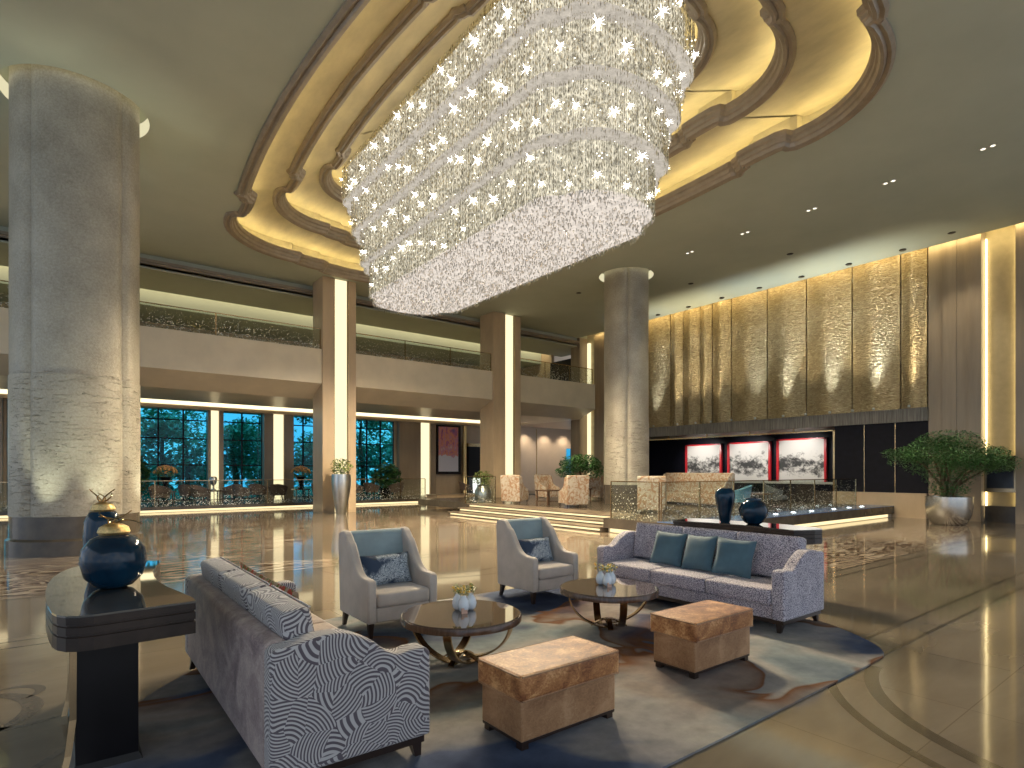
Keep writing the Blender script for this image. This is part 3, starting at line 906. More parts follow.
# ================= CHANDELIER =================
def tier_outline(Wd, Lc):
    """flat sides, small shoulder notch, bowed end"""
    q = [(Wd, 0), (Wd, Lc * .5), (Wd, Lc - .35), (Wd - .05, Lc - .15), (Wd - .16, Lc), (Wd - .26, Lc + .05), (Wd - .34, Lc + .15)]
    a = Wd - .34; e = .75
    for i in range(1, 11):
        t = i / 10 * PI / 2; q.append((a * math.cos(t), Lc + .15 + e * math.sin(t)))
    full = q + [(-x, y) for x, y in q[-2::-1]] + [(-x, -y) for x, y in q[1:]] + [(x, -y) for x, y in q[-2:0:-1]]
    out = []
    P = [Vector(p) for p in full]; acc = 0; step = .05
    for i in range(len(P)):
        p, r = P[i], P[(i + 1) % len(P)]; L = (r - p).length; d = acc
        while d < L: out.append(p.lerp(r, d / L)); d += step
        acc = d - L
    return full, out


ch = thing('chandelier', 'huge tiered crystal chandelier hanging in the lobed ceiling recess', 'chandelier', (8.62, 12.35, 0))
TI = [(2.10, 4.75, 9.72, 10.75), (1.90, 4.55, 8.80, 9.80), (1.70, 4.37, 7.84, 8.90), (1.50, 4.15, 6.85, 7.95)]
bulbs = []; bulbs2 = []
for k, (Wd, Lc, z0, z1) in enumerate(TI):
    full, dense = tier_outline(Wd, Lc)
    m = MB(); m.loft([[(x * .94, y * .97, z0 + .02) for x, y in full], [(x * .94, y * .97, z1) for x, y in full]], cap=False); m.build('tier_glow_liner', 'liner', ch)  # added glowing liner stands in for the lamps inside the tier
    m = MB(); rr = random.Random(k)
    for row, off in ((0, 0), (1, -.06)):
        for p in dense:
            q = p * (1 + off / max(p.length, 1) ) if row else p
            jx, jy = rr.uniform(-.012, .012), rr.uniform(-.012, .012)
            zz = z0 + rr.uniform(-.03, .03); w_ = rr.uniform(.007, .013)
            z = z1
            while z > zz:
                h = rr.uniform(.05, .16); x, y = q.x + jx + rr.uniform(-.006, .006), q.y + jy
                a = rr.uniform(0, 2)
                v = [m.bm.verts.new((x + w_ * math.cos(a + j * 2.094), y + w_ * math.sin(a + j * 2.094), z - h / 2)) for j in range(3)]
                tpv = m.bm.verts.new((x, y, z)); btv = m.bm.verts.new((x, y, z - h))
                for j in range(3):
                    m.bm.faces.new((tpv, v[j], v[(j + 1) % 3])); m.bm.faces.new((btv, v[(j + 1) % 3], v[j]))
                z -= h * rr.uniform(1.0, 1.35)
    stuff(m.build('crystal_strands', 'crystal', ch))
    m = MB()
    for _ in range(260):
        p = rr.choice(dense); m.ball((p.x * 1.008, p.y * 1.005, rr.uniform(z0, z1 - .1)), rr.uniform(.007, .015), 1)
    stuff(m.build('crystal_glints', emit('crystal_glint', (1, .95, .8), 3.5), ch))  # small glowing balls paint glints onto the strands
    if k < 3:
        f2, _ = tier_outline(TI[k + 1][0], TI[k + 1][1])
        m = MB(); m.loft([[(x, y, z0) for x, y in full], [(x * .93, y * .97, z0 + .01) for x, y in f2]], cap=False); m.build('tier_underside', 'under_glow', ch)
    step = len(dense) // 25; 
    front = [p for p in dense if p.x < -.8 or p.y < -4]; rear = [p for p in dense if not (p.x < -.8 or p.y < -4)]
    for lst, outl, n_ in ((front, bulbs, 25), (rear, bulbs2, 16)):
        for i in range(n_):
            p = lst[int((i + rr.uniform(.1, .9)) / n_ * len(lst))]
            outl.append((p.x * 1.012, p.y * 1.008, rr.choice((.25, .5, .75)) + z0 + rr.uniform(-.12, .12)))
full, dense = tier_outline(1.5, 4.15)
m = MB(); rr = random.Random(5)
ins = [p for p in full]
m.bm.faces.new([m.bm.verts.new((x * .99, y * .99, 6.86)) for x, y in full]); m.build('bottom_panel', 'bottom_glow', ch)
m = MB()
for i in range(5200):
    x, y = rr.uniform(-1.5, 1.5), rr.uniform(-4.9, 4.9)
    lim = 1.47 if abs(y) < 4.1 else (1.16 * math.sqrt(max(0, 1 - ((abs(y) - 4.3) / .75) ** 2)) if abs(y) > 4.3 else 1.2)
    if abs(x) > lim: continue
    h = rr.uniform(.03, .09); w_ = .018
    v = [m.bm.verts.new((x + w_ * math.cos(j * 2.094 + i), y + w_ * math.sin(j * 2.094 + i), 6.85)) for j in range(3)]
    bt = m.bm.verts.new((x, y, 6.85 - h))
    for j in range(3): m.bm.faces.new((v[j], v[(j + 1) % 3], bt))
stuff(m.build('crystal_drops', plain('frosted_crystal', (.72, .68, .62), .3, var=.25, scale=2), ch))
m = MB()
for p in bulbs2: m.ball(p, .035, 1)
stuff(m.build('sparkle_bulb', 'sparkle', ch))
star = MB(); star.ball((0, 0, 0), .03, 1)
for i in range(18):  # glowing spikes draw the star glare around the bulb
    a = random.uniform(0, PI * 2); b_ = random.uniform(-1, 1); d = Vector((math.cos(a), math.sin(a), b_)).normalized()
    u = d.orthogonal().normalized() * .0035; w_ = d.cross(u)
    vs = [star.bm.verts.new(u), star.bm.verts.new(w_), star.bm.verts.new(-u - w_)]; tpv = star.bm.verts.new(d * random.uniform(.09, .20))
    for j in range(3): star.bm.faces.new((vs[j], vs[(j + 1) % 3], tpv))
sb = star.build('sparkle_bulb', 'sparkle', ch)
for i, p in enumerate(bulbs):
    o = sb if i == 0 else sb.copy()
    if i: COL.objects.link(o); o.parent = ch
    o.location = p; o.scale = (random.uniform(.7, 1.25),) * 3
# stem plate holding the chandelier up in the recess
m = MB(); m.prism([(x * .8, y * .9) for x, y in tier_outline(2.1, 4.75)[0]], 10.75, 11.1); m.build('ceiling_plate', 'molding', ch)
for y in (-3.2, 0, 3.2): lamp('SPOT', (0, y, 6.74), 2700, (1, .82, .56), .5, spot=165, blend=.5, parent=ch)

# ================= RUG AND FLOOR INLAY =================
rp_ = [(.3, 1.96), (5.45, 1.96), (5.7, 2.02), (5.95, 2.23), (6.2, 2.6), (6.45, 3.1), (6.6, 4), (6.5, 5), (6.1, 5.8), (5.3, 6.18), (3.6, 6.2), (2.2, 6.18), (1.3, 5.75), (.85, 5.27), (.4, 4.79), (.15, 4.2), (.05, 3), (.1, 2.1)]
def smooth_loop(P, it=2):
    for _ in range(it):
        Q = []
        for i in range(len(P)):
            a, b = P[i], P[(i + 1) % len(P)]
            Q += [(a[0] * .75 + b[0] * .25, a[1] * .75 + b[1] * .25), (a[0] * .25 + b[0] * .75, a[1] * .25 + b[1] * .75)]
        P = Q
    return P
m = MB(); m.prism(smooth_loop(rp_), .001, .014); rug = m.build('rug', 'rug'); tag(rug, 'large blue grey and rust watercolour rug under the seating group', 'rug')
RZ = .014


def inlay(name, segs, mat='inlay'):
    m = MB()
    for s in segs:
        if s[0] == 'box': m.box((s[1], s[2], .0002), (s[3], s[4], .0012))
        else:
            _, cx, cy, r0, r1, a0, a1 = s; n = 40; P = []
            for i in range(n + 1):
                a = (a0 + (a1 - a0) * i / n) * D2R; P.append((cx + r0(i / n) * math.cos(a), cy + r0(i / n) * math.sin(a)))
            for i in range(n, -1, -1):
                a = (a0 + (a1 - a0) * i / n) * D2R; P.append((cx + r1(i / n) * math.cos(a), cy + r1(i / n) * math.sin(a)))
            for i in range(n):
                q = [P[i], P[i + 1], P[2 * n - i], P[2 * n + 1 - i]]
                m.bm.faces.new([m.bm.verts.new((x, y, .0012)) for x, y in q])
    return struct(m.build(name, mat))


k_ = lambda v: (lambda u: v)
inlay('trim_24', [('box', 4.9, 2.0, 23, 2.04), ('box', 4.6, 2.29, 23, 2.33), ('box', 6.6, 3.9, 23, 3.95), ('box', 6.6, 4.15, 23, 4.2),
                  ('box', -12, 9.5, 10.8, 9.54), ('box', -12, 9.8, 10.8, 9.83), ('box', -12, 6.9, 2.0, 6.93), ('box', -12, 7.15, 2.0, 7.18)])
inlay('trim_25', [('arc', 5.55, .25, k_(1.66), k_(1.76), 100, 200), ('arc', 5.55, .25, k_(1.96), k_(2.03), 110, 200),
                  ('arc', 5.2, 9.3, k_(1.5), k_(1.56), 180, 400), ('arc', 5.2, 9.3, k_(1.9), k_(1.95), 180, 400)])
inlay('trim_26', [('arc', -.75, 5.1, lambda u: .50, lambda u: .50 + .12 * math.sin(PI * u), -60, 75),
                  ('arc', -.35, 5.45, lambda u: .16, lambda u: .16 + .07 * math.sin(PI * u), -60, 130),
                  ('arc', -.2, 5.2, lambda u: .42, lambda u: .42 + .08 * math.sin(PI * u), 150, 300),
                  ('arc', -1.2, 4.9, k_(1.34), k_(1.39), -60, -10)], 'inlay_grey')

# ================= SOFAS =================
def side_profile(hb=.79, dep=.85, hf=.63):
    """(y from front 0 to back dep, z)"""
    pts = [(.0, .14), (.0, hf - .03), (.03, hf)]
    for i in range(0, 13):
        u = i / 12; y = .12 + .42 * u
        s = u * u * (3 - 2 * u); pts.append((y, hf - .025 * math.sin(PI * min(1, u * 2)) + (hb - hf) * s))
    pts += [(.62, hb), (.76, hb - .025), (dep - .03, hb - .03), (dep, hb - .05), (dep, .14)]
    return pts


def sofa(loc, rz, label, mat, back_mat, seat_top, L=2.5):
    """origin at the middle of the front edge on the floor; local -y is the front"""
    t = thing('sofa', label, 'sofa', loc, rz)
    dep = .85; aw = .13
    for s in (-1, 1):
        m = MB(); x0 = s * L / 2; m.prismX(side_profile(), x0, x0 - s * aw)
        m.build('arm', mat, t, bev=.018)
    m = MB(); m.box((-L / 2 + aw, .02, .14), (L / 2 - aw, dep - .06, .27)); m.build('base', mat, t, bev=.01)
    m = MB(); m.prismX([(dep - .14, .2), (dep - .12, .75), (dep - .09, .775), (dep - .03, .768), (dep, .74), (dep, .14), (dep - .1, .14)], -L / 2 + aw - .002, L / 2 - aw + .002); m.build('backrest', back_mat, t, bev=.02)
    m = MB(); m.box((-L / 2 + .02, .03, .10), (L / 2 - .02, dep - .03, .142)); m.build('plinth', 'leg', t)
    w_ = (L - 2 * aw) / 3
    for i in range(3):
        x = -L / 2 + aw + w_ * i
        m = MB(); m.box((x + .004, -.01, .27), (x + w_ - .004, .60, .435), bev=.035)
        c = m.build('seat_cushion', seat_top, t, smooth=True)
        mm = Matrix.Translation((x + w_ / 2, .655, .675)) @ Matrix.Rotation(-.17, 4, 'X')
        m = MB(); m.box((-w_ / 2 + .005, -.08, -.23), (w_ / 2 - .005, .08, .23), bev=.045)
        for v in m.bm.verts: v.co = mm @ v.co
        bc = m.build('back_cushion', mat, t, smooth=True)
        mm2 = mm
        m = MB(); m.tube([mm @ Vector(p) for p in ((-w_ / 2 + .03, -.075, .222), (w_ / 2 - .03, -.075, .222))], .006, 6); m.build('piping', mat, bc)
    for sx in (-1, 1):
        for y, dy in ((.07, -.02), (dep - .07, .03)):
            m = MB(); a, b_ = .032, .018; x = sx * (L / 2 - .07)
            m.loft([[(x + i * b_, y + dy + j * b_, RZ) for i, j in ((-1, -1), (1, -1), (1, 1), (-1, 1))], [(x + i * a, y + j * a, .11) for i, j in ((-1, -1), (1, -1), (1, 1), (-1, 1))]])
            m.build('leg', 'leg', t)
    return t


sofa((1.60, 4.07, 0), PI / 2, 'comb striped sofa with mauve back seen from behind, beside the left console', 'arcs', 'mauve', 'cushion_top')
sofa((5.49, 4.07, 0), -PI / 2, 'finely patterned three seat sofa facing the tables, with teal cushions', 'arcs_fine', 'arcs_fine', 'arcs_fine')


def scatter(name, label, loc, rz, tilt, w_, h_, t_, mat, group=None, roll=0):
    o = thing(name, label, 'cushion', loc, rz, group)
    m = MB(); m.pillow(w_, h_, t_, Matrix.Rotation(roll, 4, 'Y'))
    for v in m.bm.verts: v.co = Matrix.Rotation(tilt, 4, 'X') @ v.co
    m.build('cover', mat, o, smooth=True)
    m = MB()
    R_ = Matrix.Rotation(tilt, 4, 'X') @ Matrix.Rotation(roll, 4, 'Y')
    a, b_ = w_ / 2 * .955, h_ / 2 * .955
    m.tube([R_ @ Vector(p) for p in ((-w_ / 2, 0, -h_ / 2), (0, 0, -b_), (w_ / 2, 0, -h_ / 2))], .004, 5); m.build('piping', mat, o)
    return o


for i, (y, lb) in enumerate(((4.52, 'teal square cushion on the right sofa, farthest of the three'), (4.06, 'teal square cushion on the right sofa, middle of the three'), (3.60, 'teal square cushion on the right sofa, nearest of the three'))):
    scatter('scatter_cushion', lb, (5.94 - .02 * i, y, .645), -PI / 2 + (.12, -.1, .2)[i], -.38, .44, .42, .13, 'teal', 'teal cushions on the right sofa', (.03, -.06, .05)[i])
scatter('scatter_cushion', 'red and green floral cushion leaning on the striped sofa back cushions', (1.12, 4.25, .70), PI / 2, -.17, 1.5, .36, .07, 'floral')

# ================= ARMCHAIRS =================
def armchair(loc, rz, label):
    t = thing('armchair', label, 'armchair', loc, rz)
    Wd = .75; dep = .74; aw = .09
    prof = [(0, .16), (0, .54), (.02, .565), (.06, .575)]
    for i in range(13):
        u = i / 12; s = u ** 1.7; prof.append((.12 + .40 * u, .575 + .02 * u + .30 * s * s * (3 - 2 * s)))
    prof += [(.57, .95), (.62, .985), (.68, .99), (.74, .97), (.76, .9), (.72, .16)]
    for s in (-1, 1):
        m = MB(); x = s * Wd / 2; m.prismX(prof, x, x - s * aw); m.build('wing_arm', 'chair_wool', t, bev=.02)
    m = MB(); m.prismX([(.54, .3), (.62, .955), (.66, .985), (.74, .975), (.765, .93), (.72, .16), (.6, .16)], -Wd / 2 + .02, Wd / 2 - .02); m.build('backrest', 'chair_back', t, bev=.02)
    m = MB(); m.box((-Wd / 2 + aw, .01, .16), (Wd / 2 - aw, .7, .30)); m.build('base', 'chair_wool', t, bev=.015)
    m = MB(); m.box((-Wd / 2 + aw + .004, -.02, .30), (Wd / 2 - aw - .004, .57, .44), bev=.045); m.build('seat_cushion', 'chair_wool', t, smooth=True)
    for sx in (-1, 1):
        for y, dy in ((.06, 0), (.66, .05)):
            m = MB(); a, b_ = .028, .016; x = sx * (Wd / 2 - .05)
            m.loft([[(x + i * b_, y + dy + j * b_, RZ) for i, j in ((-1, -1), (1, -1), (1, 1), (-1, 1))], [(x + i * a, y + j * a, .17) for i, j in ((-1, -1), (1, -1), (1, 1), (-1, 1))]])
            m.build('leg', 'leg', t)
    return t


ac = armchair((2.60, 5.10, 0), 0, 'grey wing armchair with navy coral cushion, left of the pair beside the sofa')
dup(ac, (4.74, 5.26, 0), 0, 'grey wing armchair with navy coral cushion, right of the pair, near the middle')
scatter('lumbar_cushion', 'navy coral print cushion on the left grey armchair', (2.60, 5.50, .60), .05, -.3, .55, .31, .12, 'coral')
scatter('lumbar_cushion', 'navy coral print cushion on the right grey armchair', (4.74, 5.66, .60), .05, -.3, .55, .31, .12, 'coral')

# ================= COFFEE TABLES =================
def coffee(loc, rz, label):
    t = thing('coffee_table', label, 'coffee table', loc, rz)
    m = MB(); m.lathe([(.485, .355), (.50, .36), (.50, .405), (.495, .412), (.47, .412)], n=64); m.build('table_rim', 'dark_wood', t, smooth=True)
    m = MB(); m.lathe([(.485, .412), (.485, .418)], n=64); m.build('glass_top', plain('bronze_glass_top', (.11, .075, .05), .04, var=.05, coat=1), t)
    for k in range(4):
        a = k * PI / 2 + .5; cx, cy = math.cos(a), math.sin(a); sx, sy = -cy, cx
        pts = []
        for i in range(13):
            u = i / 12 * PI / 2; r = .14 + .23 * math.sin(u) ** .9 if u > 0 else .14
            r = -.02 + .43 * math.sin(u); z = .03 + .335 * (1 - math.cos(u))
            pts.append((cx * r + sx * .10, cy * r + sy * .10, z))
        m = MB(); m.ribbon(pts, (sx, sy, 0), .07, .014); m.build('leg', 'bronze', t, smooth=True)
    for k in range(2):
        a = k * PI / 2 + .5; cx, cy = math.cos(a), math.sin(a); sx, sy = -cy, cx
        pts = [((u * 2 - 1) * .18 * cx, (u * 2 - 1) * .18 * cy, .025 + .07 * math.sin(PI * u)) for u in [i / 10 for i in range(11)]]
        m = MB(); m.ribbon(pts, (sx, sy, 0), .05, .012); m.build('crossbar', 'bronze', t, smooth=True)
    return t


c1 = coffee((2.60, 4.07, RZ - .008), .0, 'round bronze coffee table between the striped sofa and the left armchair')
dup(c1, (4.38, 4.07, RZ - .008), .35, 'round bronze coffee table in front of the right patterned sofa')


def vase_set(x, y, z, where):
    for i, (dx, dy) in enumerate(((-.058, .025), (.055, .025), (.0, -.068))):
        v = thing('bud_vase', ['small white bud vase on the %s table, left one of the three', 'small white bud vase on the %s table, right one of the three', 'small white bud vase on the %s table, front one of the three'][i] % where, 'vase', (x + dx * .79 + dy * .6, y - dx * .61 + dy * .79, z), group='white bud vases on the %s table' % where)
        m = MB(); m.lathe([(.02, 0), (.042, .02), (.05, .06), (.04, .10), (.022, .125), (.020, .14)], n=20); m.build('body', 'white_ceramic', v, smooth=True)
        m = MB(); m.leaves((0, 0, .175), (.052, .052, .045), 60, .032, .8, .1); m.build('leaves', 'leaf2', v)
        m = MB()
        for _ in range(7):
            m.ball((random.uniform(-.06, .06), random.uniform(-.06, .06), random.uniform(.165, .215)), .012, 1)
        stuff(m.build('flowers', 'yellow_flower', v))
    o = MB(); o.box((-.03, -.004, 0), (.03, .004, .045), rot=.3); o.box((-.022, -.014, 0), (.022, -.01, .03), rot=-.4)
    tag(o.build('folded_card', 'pink', loc=(x - .06, y - .09, z)), 'small folded pink card in front of the vases on the %s table' % where, 'card')


vase_set(2.66, 4.12, .425, 'left'); vase_set(4.42, 4.14, .425, 'right')

# ================= OTTOMANS =================
def ottoman(loc, label, Wd=.79, dp=.41):
    t = thing('ottoman', label, 'ottoman', loc)
    m = MB(); m.box((.008, .008, .05), (Wd - .008, dp - .008, .285), bev=.012); m.build('body', 'velvet_body', t, smooth=True)
    m = MB(); m.box((-.014, -.014, .285), (Wd + .014, dp + .014, .435), bev=.026); m.build('top_cushion', 'velvet_top', t, smooth=True)
    m = MB()
    for z in (.292, .428):
        for a, c in (((.0, -.012), (Wd, -.012)), ((.0, dp + .012), (Wd, dp + .012)), ((-.012, 0), (-.012, dp)), ((Wd + .012, 0), (Wd + .012, dp))):
            m.tube([(*a, z), (*c, z)], .0055, 6)
    m.build('piping', 'velvet_body', t)
    m = MB(); m.box((.012, .012, .035), (Wd - .012, dp - .012, .052)); m.build('base_board', 'leg', t)
    for x in (.02, Wd - .07):
        for y in (.02, dp - .07):
            m = MB(); m.box((x, y, 0), (x + .05, y + .05, .036)); m.build('foot', 'leg', t)
    return t


o1 = ottoman((2.02, 2.54, RZ), 'rust velvet ottoman nearest the camera, beside the striped sofa')
dup(o1, (3.77, 2.62, RZ), 0, 'rust velvet ottoman in front of the right patterned sofa')

# ================= CONSOLES =================
def console(loc, rz, label):
    """crescent console: rounded outer side -x, hollow inner side +x"""
    t = thing('console_table', label, 'console table', loc, rz)
    P = [(.55, -.80), (.52, -.6), (.475, -.35), (.455, -.1), (.455, .1), (.475, .35), (.52, .6), (.57, .80), (.57, .86), (.48, .93), (.34, 1.0), (.2, 1.02), (.1, .97), (.02, .86), (-.04, .68), (-.08, .45), (-.10, .2), (-.105, -.05), (-.10, -.3), (-.085, -.55), (-.065, -.75), (-.045, -.83), (-.01, -.89), (.04, -.92), (.10, -.93), (.55, -.90)]
    Q = []
    for i, p in enumerate(P):
        Q.append(p)
    def sc(k):
        return [((x - .22) * k + .22, y * (1 - (1 - k) * .4)) for x, y in Q]
    m = MB(); m.prism(Q, .89, .9); m.build('glass_top', plain('green_edge_glass', (.05, .045, .035), .03, var=.05, coat=1), t)
    m = MB(); m.loft([[(x, y, z) for x, y in sc(k)] for k, z in ((.995, .725), (.995, .79), (.975, .793), (.975, .80), (.995, .803), (.995, .84), (.975, .843), (.975, .85), (.995, .853), (.995, .889))]); m.build('apron', 'console_wood', t)
    for y0, y1 in ((-.62, -.25), (.3, .66)):
        m = MB(); m.loft([[(.0, y0 - .02, RZ), (.33, y0 - .02, RZ), (.33, y1 + .02, RZ), (.0, y1 + .02, RZ)], [(.03, y0, .05), (.31, y0, .05), (.31, y1, .05), (.03, y1, .05)], [(.03, y0, .725), (.31, y0, .725), (.31, y1, .725), (.03, y1, .725)]])
        m.build('pedestal', 'black', t)
        m = MB(); m.ribbon([(-.02, y0 - .03, .03), (.0, y0 - .02, .12), (.02, y0 - .008, .3), (.022, y0 - .008, .72)], (1, 0, 0), .03, .012); m.build('metal_edge', 'bronze', t)
    return t


console((0, 4.42, 0), 0, 'crescent shaped dark console table at far left with a glass top')
console((7.45, 4.27, 0), PI, 'dark console table behind the right sofa carrying two blue vases')

v = thing('ball_vase', 'round cobalt blue ball vase with gold cap on the left console', 'vase', (.22, 4.24, .9))
m = MB(); m.lathe([(.06, 0), (.10, .015), (.15, .07), (.172, .16), (.162, .235), (.12, .295), (.06, .325)], n=40); m.build('body', 'cobalt', v, smooth=True)
m = MB(); m.lathe([(.075, .32), (.085, .335), (.075, .365), (.04, .385), (.01, .39)], n=24); m.build('cap', 'gold', v, smooth=True)
m = MB()
for k in range(5):
    a = k * 1.3; pts = [(0, 0, .38)]
    for j in range(1, 6): pts.append((math.cos(a + j * .5) * .018 * j, math.sin(a + j * .5) * .018 * j, .38 + .016 * j * (1 if k % 2 else .6)))
    m.tube(pts, [.006, .006, .005, .005, .004, .003], 6)
m.tube([(0, 0, .39), (.05, .0, .405), (.10, .0, .40), (.15, .0, .375)], [.006, .005, .004, .003], 6)
m.build('branch_finial', 'bronze', v, smooth=True)
v = thing('oval_vase', 'tall cobalt blue oval vase with gold cap behind the ball vase', 'vase', (.19, 4.86, .9))
m = MB(); m.lathe([(.05, 0), (.08, .03), (.105, .14), (.113, .25), (.105, .36), (.08, .42), (.05, .435)], n=40); m.build('body', 'cobalt', v, smooth=True)
m = MB(); m.lathe([(.065, .425), (.075, .44), (.06, .475), (.02, .49)], n=24); m.build('cap', 'gold', v, smooth=True)
m = MB()
for k in range(5):
    a = k * 1.3 + .4; pts = [(0, 0, .48)]
    for j in range(1, 6): pts.append((math.cos(a + j * .3) * .015 * j, math.sin(a + j * .3) * .015 * j, .48 + .02 * j * (1 if k % 2 else .7)))
    m.tube(pts, [.006, .006, .005, .005, .004, .003], 6)
m.build('branch_finial', 'bronze', v, smooth=True)
v = MB(); v.lathe([(.06, 0), (.075, .03), (.085, .12), (.12, .25), (.135, .36), (.125, .43), (.08, .47), (.05, .465), (.045, .44)], n=36)
tag(v.build('tall_vase', 'cobalt', loc=(7.22, 4.54, .9), smooth=True), 'tall tapered blue vase on the console behind the right sofa', 'vase')
v = MB(); v.lathe([(.07, 0), (.12, .03), (.175, .12), (.185, .2), (.15, .28), (.10, .32), (.10, .345), (.08, .345), (.08, .3)], n=36)
tag(v.build('round_vase', 'cobalt', loc=(7.22, 4.12, .9), smooth=True), 'round blue jar beside the tall blue vase', 'vase')

# ================= BAR DECK =================
DK = .38
m = MB(); m.prism([(13.1, 7.9), (XR + 2.8, 7.9), (XR + 2.8, 21.6), (XR, 21.6), (XR, 23), (12.4, 23), (12.4, 10.6), (11.2, 10.6), (11.2, 7.9)], .12, DK); struct(m.build('trim_27', 'darkstone'))
m = MB(); m.prism([(11.28, 7.98), (XR, 7.98), (XR, 8.3), (12.5, 8.5), (12.5, 10.5), (11.28, 10.5)], 0.001, .12); struct(m.build('trim_28', 'stone_pale'))
t = thing('step_lamp', 'cream light band along the foot of the bar deck', 'light strip')
m = MB(); m.box((11.3, 7.93, .02), (22.6, 7.95, .12)); m.box((11.23, 8.0, .02), (11.25, 10.4, .12)); m.build('lamp_tape', 'step_light', t)
m = MB(); m.box((11.2, 7.9, DK), (XR - .1, 8.85, DK + .02)); struct(m.build('trim_29', plain('blue_grey_slate', (.10, .16, .30), .2, var=.2)))
t = thing('step_lamp', 'three lit steps leading up to the bar deck', 'steps')
for i in range(3):
    m = MB(); x = 11.1 + i * .42; z = .13 * i
    m.box((x, 10.65, z + .10), (12.9, 18.3, z + .13)); m.box((x + .08, 10.65, z), (12.9, 18.3, z + .1)); m.build('tread', 'step_stone', t)
    m = MB(); m.box((x + .05, 10.7, z + .035), (x + .07, 18.2, z + .08)); m.build('lamp_tape', 'step_light', t)
t.name = 'deck_steps'
DT = ['nearest the sofa', 'second from the sofa', 'third from the sofa', 'fourth from the sofa', 'fifth from the sofa', 'sixth from the sofa', 'seventh, nearest the bonsai planter']
for i, x in enumerate((14.6, 15.7, 16.7, 17.8, 19.3, 20.4, 21.4)):
    t = thing('marker_light', 'small white marker light on the deck edge, ' + DT[i], 'light', (x, 8.3, DK + .02), group='marker lights along the bar deck edge')
    m = MB(); m.lathe([(.09, 0), (.09, .012), (.07, .015)], n=16); m.build('ring', 'steel', t)
    m = MB(); m.lathe([(.06, .014), (.06, .02)], n=16); m.build('lens', 'bluelens', t)
glass_rail('deck_railing', 'speckled glass railing along the front of the bar deck', 11.3, 22.2, 8.8, DK, 1.33, 7)
glass_rail('deck_railing', 'speckled glass railing on the short side of the bar deck by the steps', 8.85, 10.4, 11.3, DK, 1.33, 1, along='x').rotation_euler = (0, 0, 0)
for o in list(COL.objects):
    if o.get('label') == 'speckled glass railing on the short side of the bar deck by the steps':
        o.location = (11.28, 8.85, DK); o.rotation_euler = (0, 0, PI / 2)
glass_rail('deck_railing', 'short glass railing panel at the far end of the lit steps', 12.0, 13.4, 18.5, DK, 1.4, 1)

# pictures on the bar wall
for i, (y0, y1, zt, lb) in enumerate(((16.46, 18.58, 3.0, 'ink landscape panel in a red frame, left of the three on the bar wall'), (13.92, 16.13, 3.02, 'ink landscape panel in a red frame, middle of the three on the bar wall'), (11.42, 13.63, 3.08, 'ink landscape panel in a red frame, right of the three on the bar wall'))):
    t = thing('ink_painting', lb, 'painting', (25.9, y0, .85), group=None)
    h = zt - .85; wd = y1 - y0
    m = MB(); m.box((-.06, 0, 0), (.05, .1, h)); m.box((-.06, wd - .1, 0), (.05, wd, h)); m.box((-.06, 0, 0), (.05, wd, .07)); m.box((-.06, 0, h - .07), (.05, wd, h)); m.build('frame', 'red', t)
    m = MB(); m.box((0, .1, .07), (.03, wd - .1, h - .07)); m.build('canvas', m_ink('ink_wash_%d' % i, 3.1 * i + 1), t)
    lamp('SPOT', (-1.6, wd / 2, h - .1), 110, (1, .95, .88), .1, spot=100, parent=t).rotation_euler = Vector((1.6, 0, -.9)).to_track_quat('-Z', 'Y').to_euler()
# banquettes
def banquette(loc, rz, L, label, mat='damask', h=1.1):
    t = thing('banquette', label, 'bench seat', loc, rz)
    m = MB(); m.prismX([(.4, 0.05), (.48, h), (.56, h + .03), (.64, h), (.62, 0.05)], -L / 2, L / 2); m.build('backrest', mat, t, bev=.03)
    m = MB(); m.box((-L / 2, -.2, .08), (L / 2, .45, .42), bev=.04); m.build('seat', mat, t, smooth=True)
    for s in (-1, 1):
        m = MB(); m.prismX([(-.2, .05), (-.2, .6), (.1, .66), (.42, h), (.5, .05)], s * L / 2, s * (L / 2 - .08)); m.build('side_wing', mat, t, bev=.02)
    return t
banquette((18.0, 12.9, DK), -PI / 2 - .2, 3.4, 'long high backed patterned banquette seen through the deck glass', h=1.15)
def wing_chair(loc, rz, label, mat='damask', h=1.1, w_=.8):
    t = thing('wing_chair', label, 'armchair', loc, rz)
    m = MB(); m.prismX([(.26, .1), (.36, h - .04), (.42, h), (.5, h - .02), (.42, .1)], -w_ / 2, w_ / 2); m.build('backrest', mat, t, bev=.03)
    for s in (-1, 1):
        m = MB(); m.prismX([(-.32, .14), (-.32, .55), (-.1, .6), (.12, .72), (.26, h - .05), (.36, h - .06), (.36, .14)], s * w_ / 2, s * (w_ / 2 - .07)); m.build('side_wing', mat, t, bev=.02)
    m = MB(); m.box((-w_ / 2 + .07, -.34, .14), (w_ / 2 - .07, .3, .44), bev=.04); m.build('seat', mat, t, smooth=True)
    for sx in (-1, 1):
        for y in (-.28, .36):
            m = MB(); m.tube([(sx * (w_ / 2 - .06), y, 0), (sx * (w_ / 2 - .06), y, .15)], [.015, .025], 8); m.build('leg', 'leg', t)
    return t
wc = wing_chair((13.45, 17.25, DK), 2.0, 'patterned wing chair on the deck steps platform, left one facing right')
dup(wc, (13.7, 14.4, DK), PI - .35, 'patterned wing chair on the deck seen from behind, left of the bonsai tree')
dup(wc, (16.2, 18.5, DK), 0, 'patterned wing chair on the deck between the two dark tables')
dup(wc, (17.75, 17.45, DK), -1.0, 'patterned wing chair behind the bonsai, at the edge of the second column')
dup(wc, (13.7, 11.0, DK), 2.2, 'patterned wing chair behind the corner of the deck glass')
